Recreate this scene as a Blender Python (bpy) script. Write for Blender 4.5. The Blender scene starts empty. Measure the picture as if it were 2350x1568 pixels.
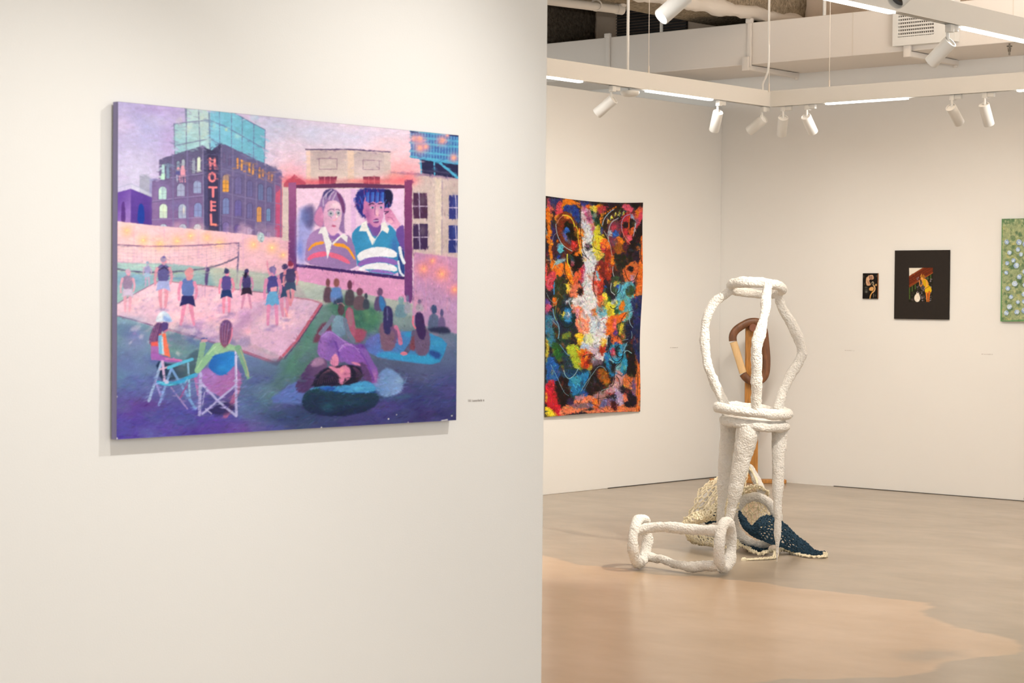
import bpy, bmesh, math, random
import numpy as np
from mathutils import Vector, Matrix, noise
scn = bpy.context.scene
# ---------------------------------------------------------------- camera (photograph 2350 x 1568)
YAW, PITCH, ROLL, FPX = 0.7221, 0.02021, -0.00874, 4611.0
fw = Vector((-math.sin(YAW)*math.cos(PITCH), math.cos(YAW)*math.cos(PITCH), -math.sin(PITCH)))
rt = Vector((math.cos(YAW), math.sin(YAW), 0)); dn = fw.cross(rt)
rr = rt*math.cos(ROLL)+dn*math.sin(ROLL); dd = dn*math.cos(ROLL)-rt*math.sin(ROLL)
EYE = Vector((0, 0, 1.5))
cam = bpy.data.objects.new('camera', bpy.data.cameras.new('camera')); scn.collection.objects.link(cam)
cam.data.sensor_width = 36; cam.data.lens = 36*FPX/2350; cam.data.clip_end = 100
cam.matrix_world = Matrix(((rr.x, -dd.x, -fw.x, EYE.x), (rr.y, -dd.y, -fw.y, EYE.y), (rr.z, -dd.z, -fw.z, EYE.z), (0, 0, 0, 1)))
cam.data.dof.use_dof = True; cam.data.dof.focus_distance = 11.6; cam.data.dof.aperture_fstop = 9
scn.camera = cam
# ---------------------------------------------------------------- world, exposure
scn.view_settings.view_transform = 'Standard'; scn.view_settings.look = 'None'; scn.view_settings.gamma = 1
scn.view_settings.use_curve_mapping = False; scn.view_settings.exposure = 0.36
scn.cycles.use_denoising = True; scn.cycles.use_adaptive_sampling = True; scn.cycles.adaptive_threshold = 0.1; scn.cycles.max_bounces = 3; scn.cycles.diffuse_bounces = 3; scn.cycles.glossy_bounces = 2
scn.cycles.caustics_reflective = False; scn.cycles.caustics_refractive = False; scn.cycles.sample_clamp_indirect = 4
wd = bpy.data.worlds.new('world'); scn.world = wd; wd.use_nodes = True
wd.node_tree.nodes['Background'].inputs[0].default_value = (0.97, 1.0, 0.985, 1); wd.node_tree.nodes['Background'].inputs[1].default_value = 1.25
WARM = (1.0, 0.93, 0.81); NEUT = (1.0, 0.99, 0.96)
def lamp(kind, name, loc, target, energy, col, parent=None, **kw):
    L = bpy.data.lights.new(name, kind); L.energy = energy; L.color = col
    for k, v in kw.items(): setattr(L, k, v)
    o = bpy.data.objects.new(name, L); scn.collection.objects.link(o)
    o.location = loc; o.rotation_euler = (Vector(target)-Vector(loc)).to_track_quat('-Z', 'Y').to_euler()
    return o
# broad room light: the linear luminaires of the gallery (strips built below hang where these shine from)
STRIPS = [((-8.14, 9.2), (-8.14, 9.88)), ((-8.14, 10.57), (-8.14, 11.29)), ((-7.66, 12.0), (-7.02, 12.0)), ((-6.2, 12.0), (-5.5, 12.0)),
          ((-5.02, 7.3), (-5.02, 8.43)), ((-5.02, 9.13), (-5.02, 10.4)), ((-8.14, 7.5), (-8.14, 8.5)), ((-5.02, 5.9), (-5.02, 6.4))]
for a, b in STRIPS:
    ln = math.hypot(b[0]-a[0], b[1]-a[1]); m = ((a[0]+b[0])/2, (a[1]+b[1])/2, 2.885)
    o = lamp('AREA', 'strip_light', m, (m[0], m[1], 0), 8*ln, NEUT, shape='RECTANGLE', size=ln, size_y=.03)
    o.rotation_euler = (0, 0, 0 if a[1] == b[1] else math.pi/2)
o = lamp('AREA', 'duct_fill_light', (-5.02, 10.8, 3.03), (-5.02, 10.8, 4), 210, NEUT, shape='RECTANGLE', size=.03, size_y=1.6)  # added upward fill lamp, brightens the right end of the duct
o.rotation_euler = (math.pi, 0, 0)

# ---------------------------------------------------------------- object helpers
def link(name, mesh, mat, parent=None, smooth=True):
    o = bpy.data.objects.new(name, mesh); scn.collection.objects.link(o)
    if mat:
        for m in (mat if isinstance(mat, (list, tuple)) else [mat]): mesh.materials.append(m)
    if parent: o.parent = parent
    if smooth: mesh.polygons.foreach_set('use_smooth', [True]*len(mesh.polygons))
    return o
def tag(o, label=None, cat=None, group=None, kind=None):
    for k, v in (('label', label), ('category', cat), ('group', group), ('kind', kind)):
        if v: o[k] = v
    return o
def empty(name, loc, label, cat, group=None, rz=0):
    o = bpy.data.objects.new(name, None); scn.collection.objects.link(o); o.location = loc; o.rotation_euler = (0, 0, rz)
    return tag(o, label, cat, group)
def settle(parent):
    """children were modelled in world space: keep them there under a placed empty"""
    bpy.context.view_layer.update()
    inv = parent.matrix_world.inverted()
    for c in parent.children: c.matrix_parent_inverse = inv
class MB:
    def __init__(s): s.v, s.f = [], []
    def add(s, v, f):
        n = len(s.v); s.v += [tuple(p) for p in v]; s.f += [tuple(i+n for i in q) for q in f]
    def box(s, x0, y0, z0, x1, y1, z1):
        s.add([(x, y, z) for z in (z0, z1) for y in (y0, y1) for x in (x0, x1)], [(0, 2, 3, 1), (4, 5, 7, 6), (0, 1, 5, 4), (2, 6, 7, 3), (0, 4, 6, 2), (1, 3, 7, 5)])
    def tube(s, pts, r, n=12, closed=False, bump=0, freq=9, caps=True, seed=0, fine=None):
        P = [Vector(p) for p in pts]; N = len(P); R = list(r) if hasattr(r, '__len__') else [r]*N
        T = []
        for i in range(N):
            a, b = (P[i-1], P[(i+1) % N]) if closed else (P[max(i-1, 0)], P[min(i+1, N-1)])
            T.append((b-a).normalized())
        u = T[0].orthogonal().normalized(); U = [u]
        for i in range(1, N): u = (u-T[i]*u.dot(T[i])).normalized(); U.append(u)
        tw = 0
        if closed:
            e = (U[-1]-T[0]*U[-1].dot(T[0])).normalized(); tw = math.atan2(e.cross(U[0]).dot(T[0]), e.dot(U[0]))
        V = []
        for i in range(N):
            w = T[i].cross(U[i]); a0 = tw*i/N if closed else 0
            for k in range(n):
                a = 2*math.pi*k/n+a0; d = U[i]*math.cos(a)+w*math.sin(a); q = P[i]+d*R[i]
                if bump:
                    q = q+d*(bump*noise.noise(q*freq+Vector((seed, seed, 0)))+bump*.45*noise.noise(q*freq*3.7)+(fine or bump*.42)*noise.noise(q*freq*10))
                V.append(q)
        F = [(i*n+k, i*n+(k+1) % n, ((i+1) % N)*n+(k+1) % n, ((i+1) % N)*n+k) for i in range(N if closed else N-1) for k in range(n)]
        if caps and not closed:
            F += [tuple(range(n-1, -1, -1)), tuple((N-1)*n+k for k in range(n))]
        s.add(V, F)
    def cyl(s, a, b, r0, r1=None, n=28):
        s.tube([a, b], [r0, r0 if r1 is None else r1], n)
    def lathe(s, prof, M=Matrix(), n=36):
        """profile of (radius, z) turned about Z, then moved by M"""
        V = [M @ Vector((r*math.cos(2*math.pi*k/n), r*math.sin(2*math.pi*k/n), z)) for r, z in prof for k in range(n)]
        s.add(V, [(i*n+k, i*n+(k+1) % n, (i+1)*n+(k+1) % n, (i+1)*n+k) for i in range(len(prof)-1) for k in range(n)])
    def build(s, name, mat, parent=None, smooth=True, bevel=0):
        m = bpy.data.meshes.new(name); m.from_pydata(s.v, [], s.f); m.validate(); m.update()
        bm = bmesh.new(); bm.from_mesh(m); bmesh.ops.recalc_face_normals(bm, faces=bm.faces)
        if bevel: bmesh.ops.bevel(bm, geom=bm.edges[:]+bm.verts[:], offset=bevel, segments=2, affect='EDGES', profile=.5)
        bm.to_mesh(m); bm.free()
        o = link(name, m, mat, parent, smooth)
        if smooth:
            try: m.set_sharp_from_angle(angle=math.radians(50))
            except Exception: pass
        return o
def spline(pts, step=.012, closed=False):
    """Catmull-Rom through points that may carry extra values (x,y,z,r)"""
    P = [np.array(p, float) for p in pts]; N = len(P); out = []
    for i in range(N if closed else N-1):
        g = (lambda k: P[k % N]) if closed else (lambda k: P[min(max(k, 0), N-1)])
        a, b, c, d = g(i-1), g(i), g(i+1), g(i+2)
        n = max(2, int(np.linalg.norm((c-b)[:3])/step))
        for k in range(n):
            t = k/n; out.append(.5*(2*b+(c-a)*t+(2*a-5*b+4*c-d)*t*t+(3*b-a-3*c+d)*t**3))
    if not closed: out.append(P[-1])
    return out
def at(px, py, depth):
    """point of the room seen at a place of the photograph, at a distance along the view direction"""
    return EYE+(rr*((px-1175)/FPX)+dd*((py-784)/FPX)+fw)*depth

# ---------------------------------------------------------------- materials
def mat(name, col, rough=.6, spec=.5, bump=0, bscale=40, var=0, vscale=3, col2=None, metal=0, coat=0, emis=None, es=0, sub=0, bdist=.01, anis=None):
    m = bpy.data.materials.new(name); m.use_nodes = True; N = m.node_tree.nodes; L = m.node_tree.links; b = N['Principled BSDF']
    b.inputs['Base Color'].default_value = (*col, 1); b.inputs['Roughness'].default_value = rough; b.inputs['Specular IOR Level'].default_value = spec
    b.inputs['Metallic'].default_value = metal; b.inputs['Coat Weight'].default_value = coat
    if emis: b.inputs['Emission Color'].default_value = (*emis, 1); b.inputs['Emission Strength'].default_value = es
    if var or bump:
        tc = N.new('ShaderNodeTexCoord'); mp = N.new('ShaderNodeMapping'); L.new(tc.outputs['Object'], mp.inputs[0])
        if anis: mp.inputs['Scale'].default_value = anis
    if var:
        n = N.new('ShaderNodeTexNoise'); n.inputs['Scale'].default_value = vscale; n.inputs['Detail'].default_value = 5; L.new(mp.outputs[0], n.inputs[0])
        r = N.new('ShaderNodeValToRGB'); c2 = col2 or tuple(c*(1-var) for c in col)
        r.color_ramp.elements[0].position = .3; r.color_ramp.elements[1].position = .7
        r.color_ramp.elements[0].color = (*c2, 1); r.color_ramp.elements[1].color = (*col, 1)
        L.new(n.outputs[0], r.inputs[0]); L.new(r.outputs[0], b.inputs['Base Color'])
    if bump:
        n = N.new('ShaderNodeTexNoise'); n.inputs['Scale'].default_value = bscale; n.inputs['Detail'].default_value = 6; L.new(mp.outputs[0], n.inputs[0])
        bp = N.new('ShaderNodeBump'); bp.inputs['Strength'].default_value = bump; bp.inputs['Distance'].default_value = bdist
        L.new(n.outputs[0], bp.inputs['Height']); L.new(bp.outputs[0], b.inputs['Normal'])
    return m
def paint_mat(name, rough=.6, spec=.3, bump=.12):
    m = bpy.data.materials.new(name); m.use_nodes = True; N = m.node_tree.nodes; L = m.node_tree.links; b = N['Principled BSDF']
    a = N.new('ShaderNodeAttribute'); a.attribute_name = 'paint'; L.new(a.outputs['Color'], b.inputs['Base Color'])
    b.inputs['Roughness'].default_value = rough; b.inputs['Specular IOR Level'].default_value = spec
    n = N.new('ShaderNodeTexNoise'); n.inputs['Scale'].default_value = 260; bp = N.new('ShaderNodeBump'); bp.inputs['Strength'].default_value = bump; bp.inputs['Distance'].default_value = .002
    tc = N.new('ShaderNodeTexCoord'); L.new(tc.outputs['Object'], n.inputs[0]); L.new(n.outputs[0], bp.inputs['Height']); L.new(bp.outputs[0], b.inputs['Normal'])
    return m
WALL = mat('wall_paint', (.845, .82, .785), .85, .2, .06, 220)
WALLD = mat('upper_wall_concrete', (.85, .70, .56), .95, .1, .3, 60, .25, 2)
DUCTM = mat('duct_paint', (.80, .74, .68), .7, .3, .05, 60)
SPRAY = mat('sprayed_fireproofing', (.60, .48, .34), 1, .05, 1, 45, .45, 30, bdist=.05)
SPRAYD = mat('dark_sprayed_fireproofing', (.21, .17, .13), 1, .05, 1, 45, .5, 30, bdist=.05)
WHITE = mat('white_enamel', (.78, .76, .72), .45, .5)
WHITEP = mat('white_pipe_paint', (.74, .67, .59), .6, .4, .1, 50)
DARKM = mat('dark_slot', (.05, .045, .04), .8)
SLAT = mat('louvre_slat', (.22, .17, .14), .7)
PLASTER = mat('papier_mache', (.93, .885, .82), .95, .15, 1, 95, .06, 60, bdist=.016)
WOODP = mat('cherry_post', (.60, .26, .055), .45, .4, 0, 0, .45, 6, anis=(14, 14, 1.5))
WALNUT = mat('walnut', (.23, .09, .035), .4, .4, 0, 0, .55, 5, anis=(8, 8, 2))
MAPLE = mat('maple', (.78, .52, .26), .4, .4, 0, 0, .12, 6, anis=(10, 10, 2))
LED = mat('led_diffuser', (1, 1, 1), .5, emis=(1, .99, .97), es=6)
LENS = mat('lit_lens', (1, 1, 1), .5, emis=(1, .95, .88), es=9)
LENSD = mat('dark_lens', (.03, .028, .03), .12, .8, coat=1)
CREAM = mat('cream_yarn', (.98, .87, .64), .95, .1, .2, 400, .12, 50)
NAVY = mat('navy_yarn', (.034, .074, .115), .95, .15, .3, 400, .45, 60)
INK = mat('grey_vinyl', (.60, .55, .51), .8)
# ---------------------------------------------------------------- painter (fills a colour grid that becomes a mesh colour attribute)
class Canvas:
    """A painted surface: brush shapes laid down in the painting's own picture plane."""
    def __init__(s, x0, y0, x1, y1, res, bg, seed=1):
        s.x0, s.y0, s.res = x0, y0, res
        s.W, s.H = int((x1-x0)*res)+1, int((y1-y0)*res)+1
        s.X, s.Y = np.meshgrid(x0+np.arange(s.W)/res, y0+np.arange(s.H)/res)
        s.A = np.empty((s.H, s.W, 3)); s.A[:] = hexc(bg)
        s.rng = np.random.RandomState(seed)
        s.jx, s.jy = s.fbm(14), s.fbm(14)
        s.jf, s.jg = s.fbm(3), s.fbm(3)
        s.o = (0, 0, 1.0); s.grow = 1.0
    def fbm(s, cell, octv=3, sx=1.0, sy=1.0):
        out = np.zeros((s.H, s.W)); amp = 1
        for k in range(octv):
            c = cell/2**k
            out += amp*vnoise(s.X/(c*sx)+17*k, s.Y/(c*sy)+31*k, s.rng.randint(1 << 16)); amp *= .5
        return out/1.75
    def frame(s, x0, y0, k): s.o = (x0, y0, k)
    def P(s, pts):
        x0, y0, k = s.o
        return np.array([(x0+p[0]/k, y0+p[1]/k) for p in pts], float)
    def box(s, P, m):
        a = max(int((P[:, 0].min()-m-s.x0)*s.res), 0); b = min(int((P[:, 0].max()+m-s.x0)*s.res)+2, s.W)
        c = max(int((P[:, 1].min()-m-s.y0)*s.res), 0); d = min(int((P[:, 1].max()+m-s.y0)*s.res)+2, s.H)
        return (slice(c, d), slice(a, b)) if b > a and d > c else None
    def put(s, sl, al, col):
        if isinstance(col, str): c = hexc(col)
        else:                                   # gradient ((x,y),hex,(x,y),hex)
            p = s.P([col[0], col[2]]); d = p[1]-p[0]
            t = np.clip(((s.X[sl]-p[0, 0])*d[0]+(s.Y[sl]-p[0, 1])*d[1])/(d@d), 0, 1)[..., None]
            c = hexc(col[1])*(1-t)+hexc(col[3])*t
        s.A[sl] = s.A[sl]*(1-al[..., None])+c*al[..., None]
    def poly(s, pts, col, f=1.2, a=1.0, j=.6, sm=0):
        P = s.P(pts); m = P.mean(0); P = m+(P-m)*(s.grow if sm else 1)
        for _ in range(sm):
            Q = np.roll(P, -1, 0); P = np.stack([P*.75+Q*.25, P*.25+Q*.75], 1).reshape(-1, 2)
        sl = s.box(P, f+j*2+2)
        if sl is None: return
        X = s.X[sl]+j*(s.jx[sl]+s.jf[sl]); Y = s.Y[sl]+j*(s.jy[sl]+s.jg[sl])
        ins = np.zeros(X.shape, bool); dd = np.full(X.shape, 1e9)
        for (ax, ay), (bx, by) in zip(P, np.roll(P, -1, 0)):
            if ay != by:
                ins ^= ((ay > Y) != (by > Y)) & (X < (bx-ax)*(Y-ay)/(by-ay)+ax)
            L = (bx-ax)**2+(by-ay)**2+1e-12
            t = np.clip(((X-ax)*(bx-ax)+(Y-ay)*(by-ay))/L, 0, 1)
            dd = np.minimum(dd, (X-ax-t*(bx-ax))**2+(Y-ay-t*(by-ay))**2)
        sd = np.where(ins, -1, 1)*np.sqrt(dd)
        s.put(sl, np.clip(.5-sd/f, 0, 1)*a, col)
    def line(s, pts, w, col, a=1.0, f=1.0, j=.4, sm=0, close=False):
        P = s.P(pts)
        if close: P = np.vstack([P, P[:1]])
        for _ in range(sm):
            Q = np.empty((2*len(P)-2, 2)); Q[0::2] = P[:-1]*.75+P[1:]*.25; Q[1::2] = P[:-1]*.25+P[1:]*.75
            P = np.vstack([P[:1], Q, P[-1:]])
        w0, w1 = (w if isinstance(w, tuple) else (w, w)); k = s.o[2]; w0 /= 2*k; w1 /= 2*k
        sl = s.box(P, max(w0, w1)+f+j*2+2)
        if sl is None: return
        X = s.X[sl]+j*(s.jx[sl]+s.jf[sl]); Y = s.Y[sl]+j*(s.jy[sl]+s.jg[sl])
        al = np.zeros(X.shape); n = len(P)-1
        for i in range(n):
            (ax, ay), (bx, by) = P[i], P[i+1]
            L = (bx-ax)**2+(by-ay)**2+1e-12
            t = np.clip(((X-ax)*(bx-ax)+(Y-ay)*(by-ay))/L, 0, 1)
            d = np.sqrt((X-ax-t*(bx-ax))**2+(Y-ay-t*(by-ay))**2)
            al = np.maximum(al, np.clip(.5-(d-(w0+(w1-w0)*(i+t)/n))/f, 0, 1))
        s.put(sl, al*a, col)
    def ell(s, cx, cy, rx, ry, col, a=1.0, f=1.2, j=.6, rot=0):
        th = np.linspace(0, 2*math.pi, 22, endpoint=False); c, n = math.cos(rot), math.sin(rot)
        s.poly([(cx+rx*math.cos(t)*c-ry*math.sin(t)*n, cy+rx*math.cos(t)*n+ry*math.sin(t)*c) for t in th], col, f, a, j)
    def glow(s, cx, cy, r, col, a=1.0, ry=None):
        p = s.P([(cx, cy)])[0]; r = r/s.o[2]; ry = (ry/s.o[2]) if ry else r
        sl = s.box(np.array([[p[0]-r*2.4, p[1]-ry*2.4], [p[0]+r*2.4, p[1]+ry*2.4]]), 0)
        if sl is None: return
        d = ((s.X[sl]-p[0])/r)**2+((s.Y[sl]-p[1])/ry)**2
        s.put(sl, np.clip(np.exp(-d)-.003, 0, 1)*a, col)
    def blobs(s, n, x0, y0, x1, y1, r, cols, a=.5, el=2.2, rot=None, f=2.0, j=1.5):
        g = s.rng
        for _ in range(n):
            q = r*(.5+g.rand()); e = 1+(el-1)*g.rand()
            s.ell(x0+(x1-x0)*g.rand(), y0+(y1-y0)*g.rand(), q*e, q, cols[g.randint(len(cols))], a*(.5+.5*g.rand()), f, j,
                  g.rand()*6.28 if rot is None else rot+g.randn()*.2)
    def dabs(s, n, x0, y0, x1, y1, rx, ry, var, a, ang=None, shift=2.0):
        """short brush touches that pick up the paint already there, a little lighter or darker"""
        g = s.rng; P = s.P([(x0, y0), (x1, y1)]); R = s.res
        for _ in range(n):
            x = P[0, 0]+(P[1, 0]-P[0, 0])*g.rand(); y = P[0, 1]+(P[1, 1]-P[0, 1])*g.rand(); i, k = int((x-s.x0)*R), int((y-s.y0)*R)
            if not (0 <= i < s.W and 0 <= k < s.H): continue
            i2, k2 = min(max(int(i+g.randn()*shift*R), 0), s.W-1), min(max(int(k+g.randn()*shift*R*.6), 0), s.H-1)
            col = np.clip(s.A[k2, i2]*(1+var*g.randn())+var*.25*g.randn(3), 0, 1); q = .5+g.rand(); w, h = rx*q*R, ry*(.6+.8*g.rand())*R; m = int(w)+2
            a0, a1, b0, b1 = max(i-m, 0), min(i+m+1, s.W), max(k-m, 0), min(k+m+1, s.H); th = (g.rand()*3.14 if ang is None else ang+g.randn()*.35)
            X, Y = np.meshgrid(np.arange(a0, a1)-i, np.arange(b0, b1)-k); c, t = math.cos(th), math.sin(th)
            d = ((X*c+Y*t)/w)**2+((Y*c-X*t)/h)**2; al = (np.clip(1.25-d, 0, 1)*a)[..., None]
            s.A[b0:b1, a0:a1] = s.A[b0:b1, a0:a1]*(1-al)+col*al
    def grain(s, amt, cell=3, sx=1, sy=1):
        s.A = np.clip(s.A*(1+amt*s.fbm(cell, 2, sx, sy)[..., None]), 0, 1)
    def sample(s, x, y):
        u = np.clip((x-s.x0)*s.res, 0, s.W-1.001); v = np.clip((y-s.y0)*s.res, 0, s.H-1.001)
        i, k = u.astype(int), v.astype(int); a, b = (u-i)[..., None], (v-k)[..., None]; A = s.A
        return (A[k, i]*(1-a)+A[k, i+1]*a)*(1-b)+(A[k+1, i]*(1-a)+A[k+1, i+1]*a)*b

def hexc(h): return np.array([int(h[i:i+2], 16)/255 for i in (0, 2, 4)])
def vnoise(x, y, seed):
    xi, yi = np.floor(x).astype(np.int64), np.floor(y).astype(np.int64); u, v = x-xi, y-yi
    u = u*u*(3-2*u); v = v*v*(3-2*v)
    def h(a, b):
        n = (a*374761393+b*668265263+seed*974634777) & 0x7fffffff
        n = ((n ^ (n >> 13))*1274126177) & 0x7fffffff
        return ((n ^ (n >> 16)) & 0xffff)/32767.5-1
    return (h(xi, yi)*(1-u)+h(xi+1, yi)*u)*(1-v)+(h(xi, yi+1)*(1-u)+h(xi+1, yi+1)*u)*v
def unlin(c):
    c = np.asarray(c, float); return np.where(c <= .04045, c/12.92, ((c+.055)/1.055)**2.4)
def paint_rooftop_cinema():
    c = Canvas(240, 225, 1045, 1015, 1.15, 'cfc4de', 3)
    FA = (220, 220, 5.227); FB = (640, 260, 3.733); FC = (230, 500, 5.222); FD = (220, 700, 4.355); FE = (640, 620, 4.126)
    pix = (0, 0, 1)
    # sky
    c.frame(*pix)
    c.poly([(240, 220), (1045, 220), (1045, 700), (240, 700)], ((300, 260), 'bcb2dc', (600, 520), 'e6d2e2'), j=0)
    c.glow(330, 300, 60, 'b6b4e0', .7); c.glow(290, 400, 60, 'd6d0ea', .8); c.glow(350, 250, 55, 'b79fd4', .7, 18); c.glow(380, 330, 30, 'bfa2d8', .5, 50)
    c.glow(262, 290, 25, 'd8c6e6', .7); c.glow(620, 300, 40, 'bcc6e2', .8); c.glow(700, 310, 60, 'c3cbe6', .8, 25); c.glow(820, 320, 80, 'dcd3ea', .9, 25)
    c.glow(640, 400, 40, 'f0c4d2', .9); c.glow(660, 395, 30, 'f49aa6', .8, 26); c.glow(650, 350, 50, 'e9d0e0', .7); c.glow(880, 350, 60, 'f2c9d0', .9, 30)
    c.glow(905, 385, 60, 'f5a8ac', .85, 22); c.glow(870, 330, 30, 'f4c6c8', .6, 12); c.glow(640, 440, 30, 'e86878', .9, 24); c.glow(300, 490, 50, 'd9d6ee', .6)
    c.blobs(60, 250, 240, 640, 420, 9, ['c6bfe6', 'd8cdea', 'b8b2de', 'c8a8d8', 'e2d8ec'], .18, 4, .35, 8)
    c.blobs(50, 600, 280, 930, 400, 9, ['c9cfe8', 'ead2e0', 'd8d2ea', 'f0c0cc'], .2, 4, .1, 8)
    # distant small blocks
    c.frame(*FA)
    c.poly([(445, 955), (565, 955), (572, 1260), (445, 1260)], 'aaaabf', f=2)
    c.poly([(565, 1005), (640, 1005), (690, 1030), (690, 1300), (565, 1300)], '9c9cc8', f=2)
    c.poly([(175, 1175), (345, 1130), (600, 1235), (600, 1570), (175, 1570)], '6a4f9c')
    c.poly([(175, 1175), (345, 1130), (345, 1570), (175, 1570)], ((180, 1300), '6d4da4', (340, 1400), '9a78c4'))
    c.poly([(345, 1130), (600, 1235), (600, 1570), (345, 1570)], ((345, 1200), '6648a0', (600, 1500), '52388c'))
    c.poly([(228, 1560), (230, 1330), (250, 1275), (275, 1300), (285, 1560)], '5c3a86', sm=1)
    c.poly([(425, 1560), (428, 1350), (460, 1300), (505, 1340), (512, 1560)], '24409c', sm=1)
    c.line([(180, 1120), (345, 1068), (600, 1190)], 7, 'a8b0cc', .8); c.line([(350, 1070), (350, 1130)], 6, 'a8b0cc', .8)
    for x in (275, 460, 520, 570): c.line([(x, 1075+abs(x-345)*.45), (x, 1130+abs(x-345)*.38)], 5, 'a8b0cc', .7)
    c.poly([(345, 1075), (600, 1195), (600, 1225), (345, 1125)], 'dfe2f0', a=.5)
    # glass tower
    c.poly([(985, 140), (1285, 190), (1285, 680), (860, 720), (850, 345), (990, 330)], ((900, 600), '9fcbd4', (1200, 300), 'bcd3d4'))
    c.poly([(1285, 180), (1580, 215), (1945, 415), (1935, 830), (1285, 680)], ((1300, 600), '88c4dc', (1900, 500), '74b6cc'))
    c.blobs(26, 900, 220, 1250, 600, 26, ['c9d8cc', 'a8cdd8', 'd6dcc6', '9cc6ce'], .35, 2, 1.5, 4)
    c.blobs(30, 1300, 250, 1900, 700, 30, ['8fcde2', '6fb2c8', 'a0d4dc', '7cbcd2'], .35, 2, 1.5, 4)
    g = '6c74a0'
    for p in ([(850, 350), (1000, 328), (1285, 297)], [(865, 612), (1000, 580), (1275, 525)], [(1000, 165), (1000, 680)], [(1145, 165), (1165, 610)],
              [(852, 345), (865, 710)], [(985, 150), (995, 335)]): c.line(p, 13, '7c80a0', .9, j=.2)
    c.line([(1270, 185), (1285, 660)], 18, '7486a8', .9, j=.2)
    for p in ([(1290, 305), (1500, 395), (1945, 650)], [(1290, 530), (1400, 590)], [(1395, 195), (1402, 590)], [(1540, 212), (1540, 630)],
              [(1670, 265), (1668, 700)], [(1808, 345), (1805, 760)], [(1580, 215), (1808, 345), (1945, 415), (1935, 830)]): c.line(p, 11, g, .85, j=.2)
    c.glow(1478, 415, 14, 'e0dca0', .8); c.glow(1605, 490, 25, 'b8e0dc', .8); c.glow(1330, 370, 20, 'b4dcd8', .7, 50)
    # hotel: left, corner and right faces
    c.poly([(675, 775), (1010, 665), (1195, 610), (1215, 1570), (1215, 1750), (600, 1750), (595, 1035), (680, 1015)], ((900, 650), '625e80', (850, 1650), '8a6a9c'))
    c.glow(720, 1150, 90, '8a7ab0', .7, 120); c.glow(900, 1330, 120, '7a78b0', .5, 60); c.glow(750, 1500, 120, '8c6aa0', .5, 60); c.glow(640, 1300, 60, '9a7cb0', .5, 260)
    c.poly([(1195, 610), (1300, 668), (1420, 575), (1440, 1860), (1215, 1830)], ((1300, 700), '524f74', (1300, 1800), '4a4470'))
    c.poly([(1200, 615), (1290, 665), (1350, 660), (1420, 580), (1390, 700), (1255, 715)], '3f3c5c', sm=1)
    c.poly([(1420, 575), (1560, 640), (1840, 770), (2145, 920), (2140, 2060), (1440, 1900)], ((1700, 800), '67628a', (1700, 1800), '74608e'))
    c.poly([(2060, 1070), (2140, 1100), (2140, 1940), (2050, 1900)], '9c5a86', a=.8, f=3)
    c.poly([(2070, 1180), (2230, 1050), (2300, 955), (2300, 2000), (2090, 1950)], ((2100, 1400), 'c2567c', (2280, 1000), 'e66c78'), f=3, a=.9)
    c.poly([(2230, 1050), (2300, 1050), (2300, 2100), (2225, 2100)], 'a8609c', f=3)
    c.poly([(2060, 1070), (2140, 1100), (2145, 920), (2060, 880)], '6a6290', f=2)
    for p in ([(680, 1018), (1195, 945)], [(600, 1280), (860, 1245), (1210, 1210)], [(600, 1500), (1210, 1470)]): c.line(p, 9, '9c90bc', .8)
    for p in ([(600, 1290), (860, 1256), (1210, 1222)], [(680, 1030), (1195, 958)]): c.line(p, 8, '4c4468', .5)
    for x in (840, 1012): c.line([(x, 720-(x-840)*.3), (x+15, 1750)], 17, '7e76a2', .8)
    for x in (1200,): c.line([(x, 615), (x+18, 1830)], 12, '9a90b6', .7)
    for p in ([(1425, 880), (1700, 945), (2140, 1075)], [(1425, 1165), (1700, 1230), (2130, 1310)], [(1430, 1440), (1700, 1490), (2130, 1560)], [(1430, 1700), (2130, 1790)]): c.line(p, 9, '837aa4', .8)
    for x, y in ((1420, 600), (1560, 640), (1712, 710), (1845, 775), (1955, 830), (2065, 880), (2140, 930)): c.line([(x, y), (x-8, 1880)], 15, '83789e', .75)
    # windows
    def arch(x, y, w, h, col, rim='403a58', m=True):
        q = [(x-w/2, y+h), (x-w/2, y+w*.35), (x-w*.3, y+w*.06), (x, y-w*.04), (x+w*.3, y+w*.06), (x+w/2, y+w*.35), (x+w/2, y+h)]
        c.line(q, 11, rim, .75, j=.3); c.poly(q, col, j=.3)
        if m: c.line([(x, y), (x, y+h)], 4, rim, .45); c.line([(x-w/2, y+h*.55), (x+w/2, y+h*.55)], 4, rim, .45)
    for x, y, k in ((727, 835, 'b2d4d4'), (783, 820, '7c90ac'), (905, 795, '8a9cb0'), (966, 775, 'a8b0bc'), (1090, 758, '9aa0b4'), (1152, 742, 'dce6d4')): arch(x, y, 38, 185, k, m=False)
    c.poly([(705, 950), (750, 950), (745, 1015), (700, 1015)], 'c4ecd4', f=2)
    for x, y, k in ((722, 1105, 'bcdcd8'), (940, 1068, 'a8aecc'), (1135, 1030, '9aa4c8'), (732, 1315, 'd4e6d4'), (958, 1315, 'a8b4cc'), (1145, 1300, '8894c4')): arch(x, y, 92, 150 if y < 1200 else 165, k, '54466c')
    c.glow(975, 1390, 12, 'f4ead0', .9, 45); c.glow(740, 1390, 22, 'e6f2d0', .7, 60); c.glow(690, 1170, 12, 'e4fce0', .7, 40)
    for x, y in ((735, 1555), (965, 1555), (1140, 1555)): arch(x, y, 88, 60, 'b4c8dc', '54466c')
    for x, y, k in ((1455, 690, '6a5c84'), (1520, 715, '6a5c84'), (1615, 755, 'e09a5c'), (1665, 775, 'e0a060'), (1757, 805, 'eaa050'), (1800, 828, 'dc9c68'), (1878, 868, 'd8945c'), (1918, 888, 'c88c6c'), (1990, 922, 'b07c78'), (2027, 938, 'c08868')):
        arch(x, y, 26, 130 if x < 1900 else 95, k, '504a6c', False)
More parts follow.
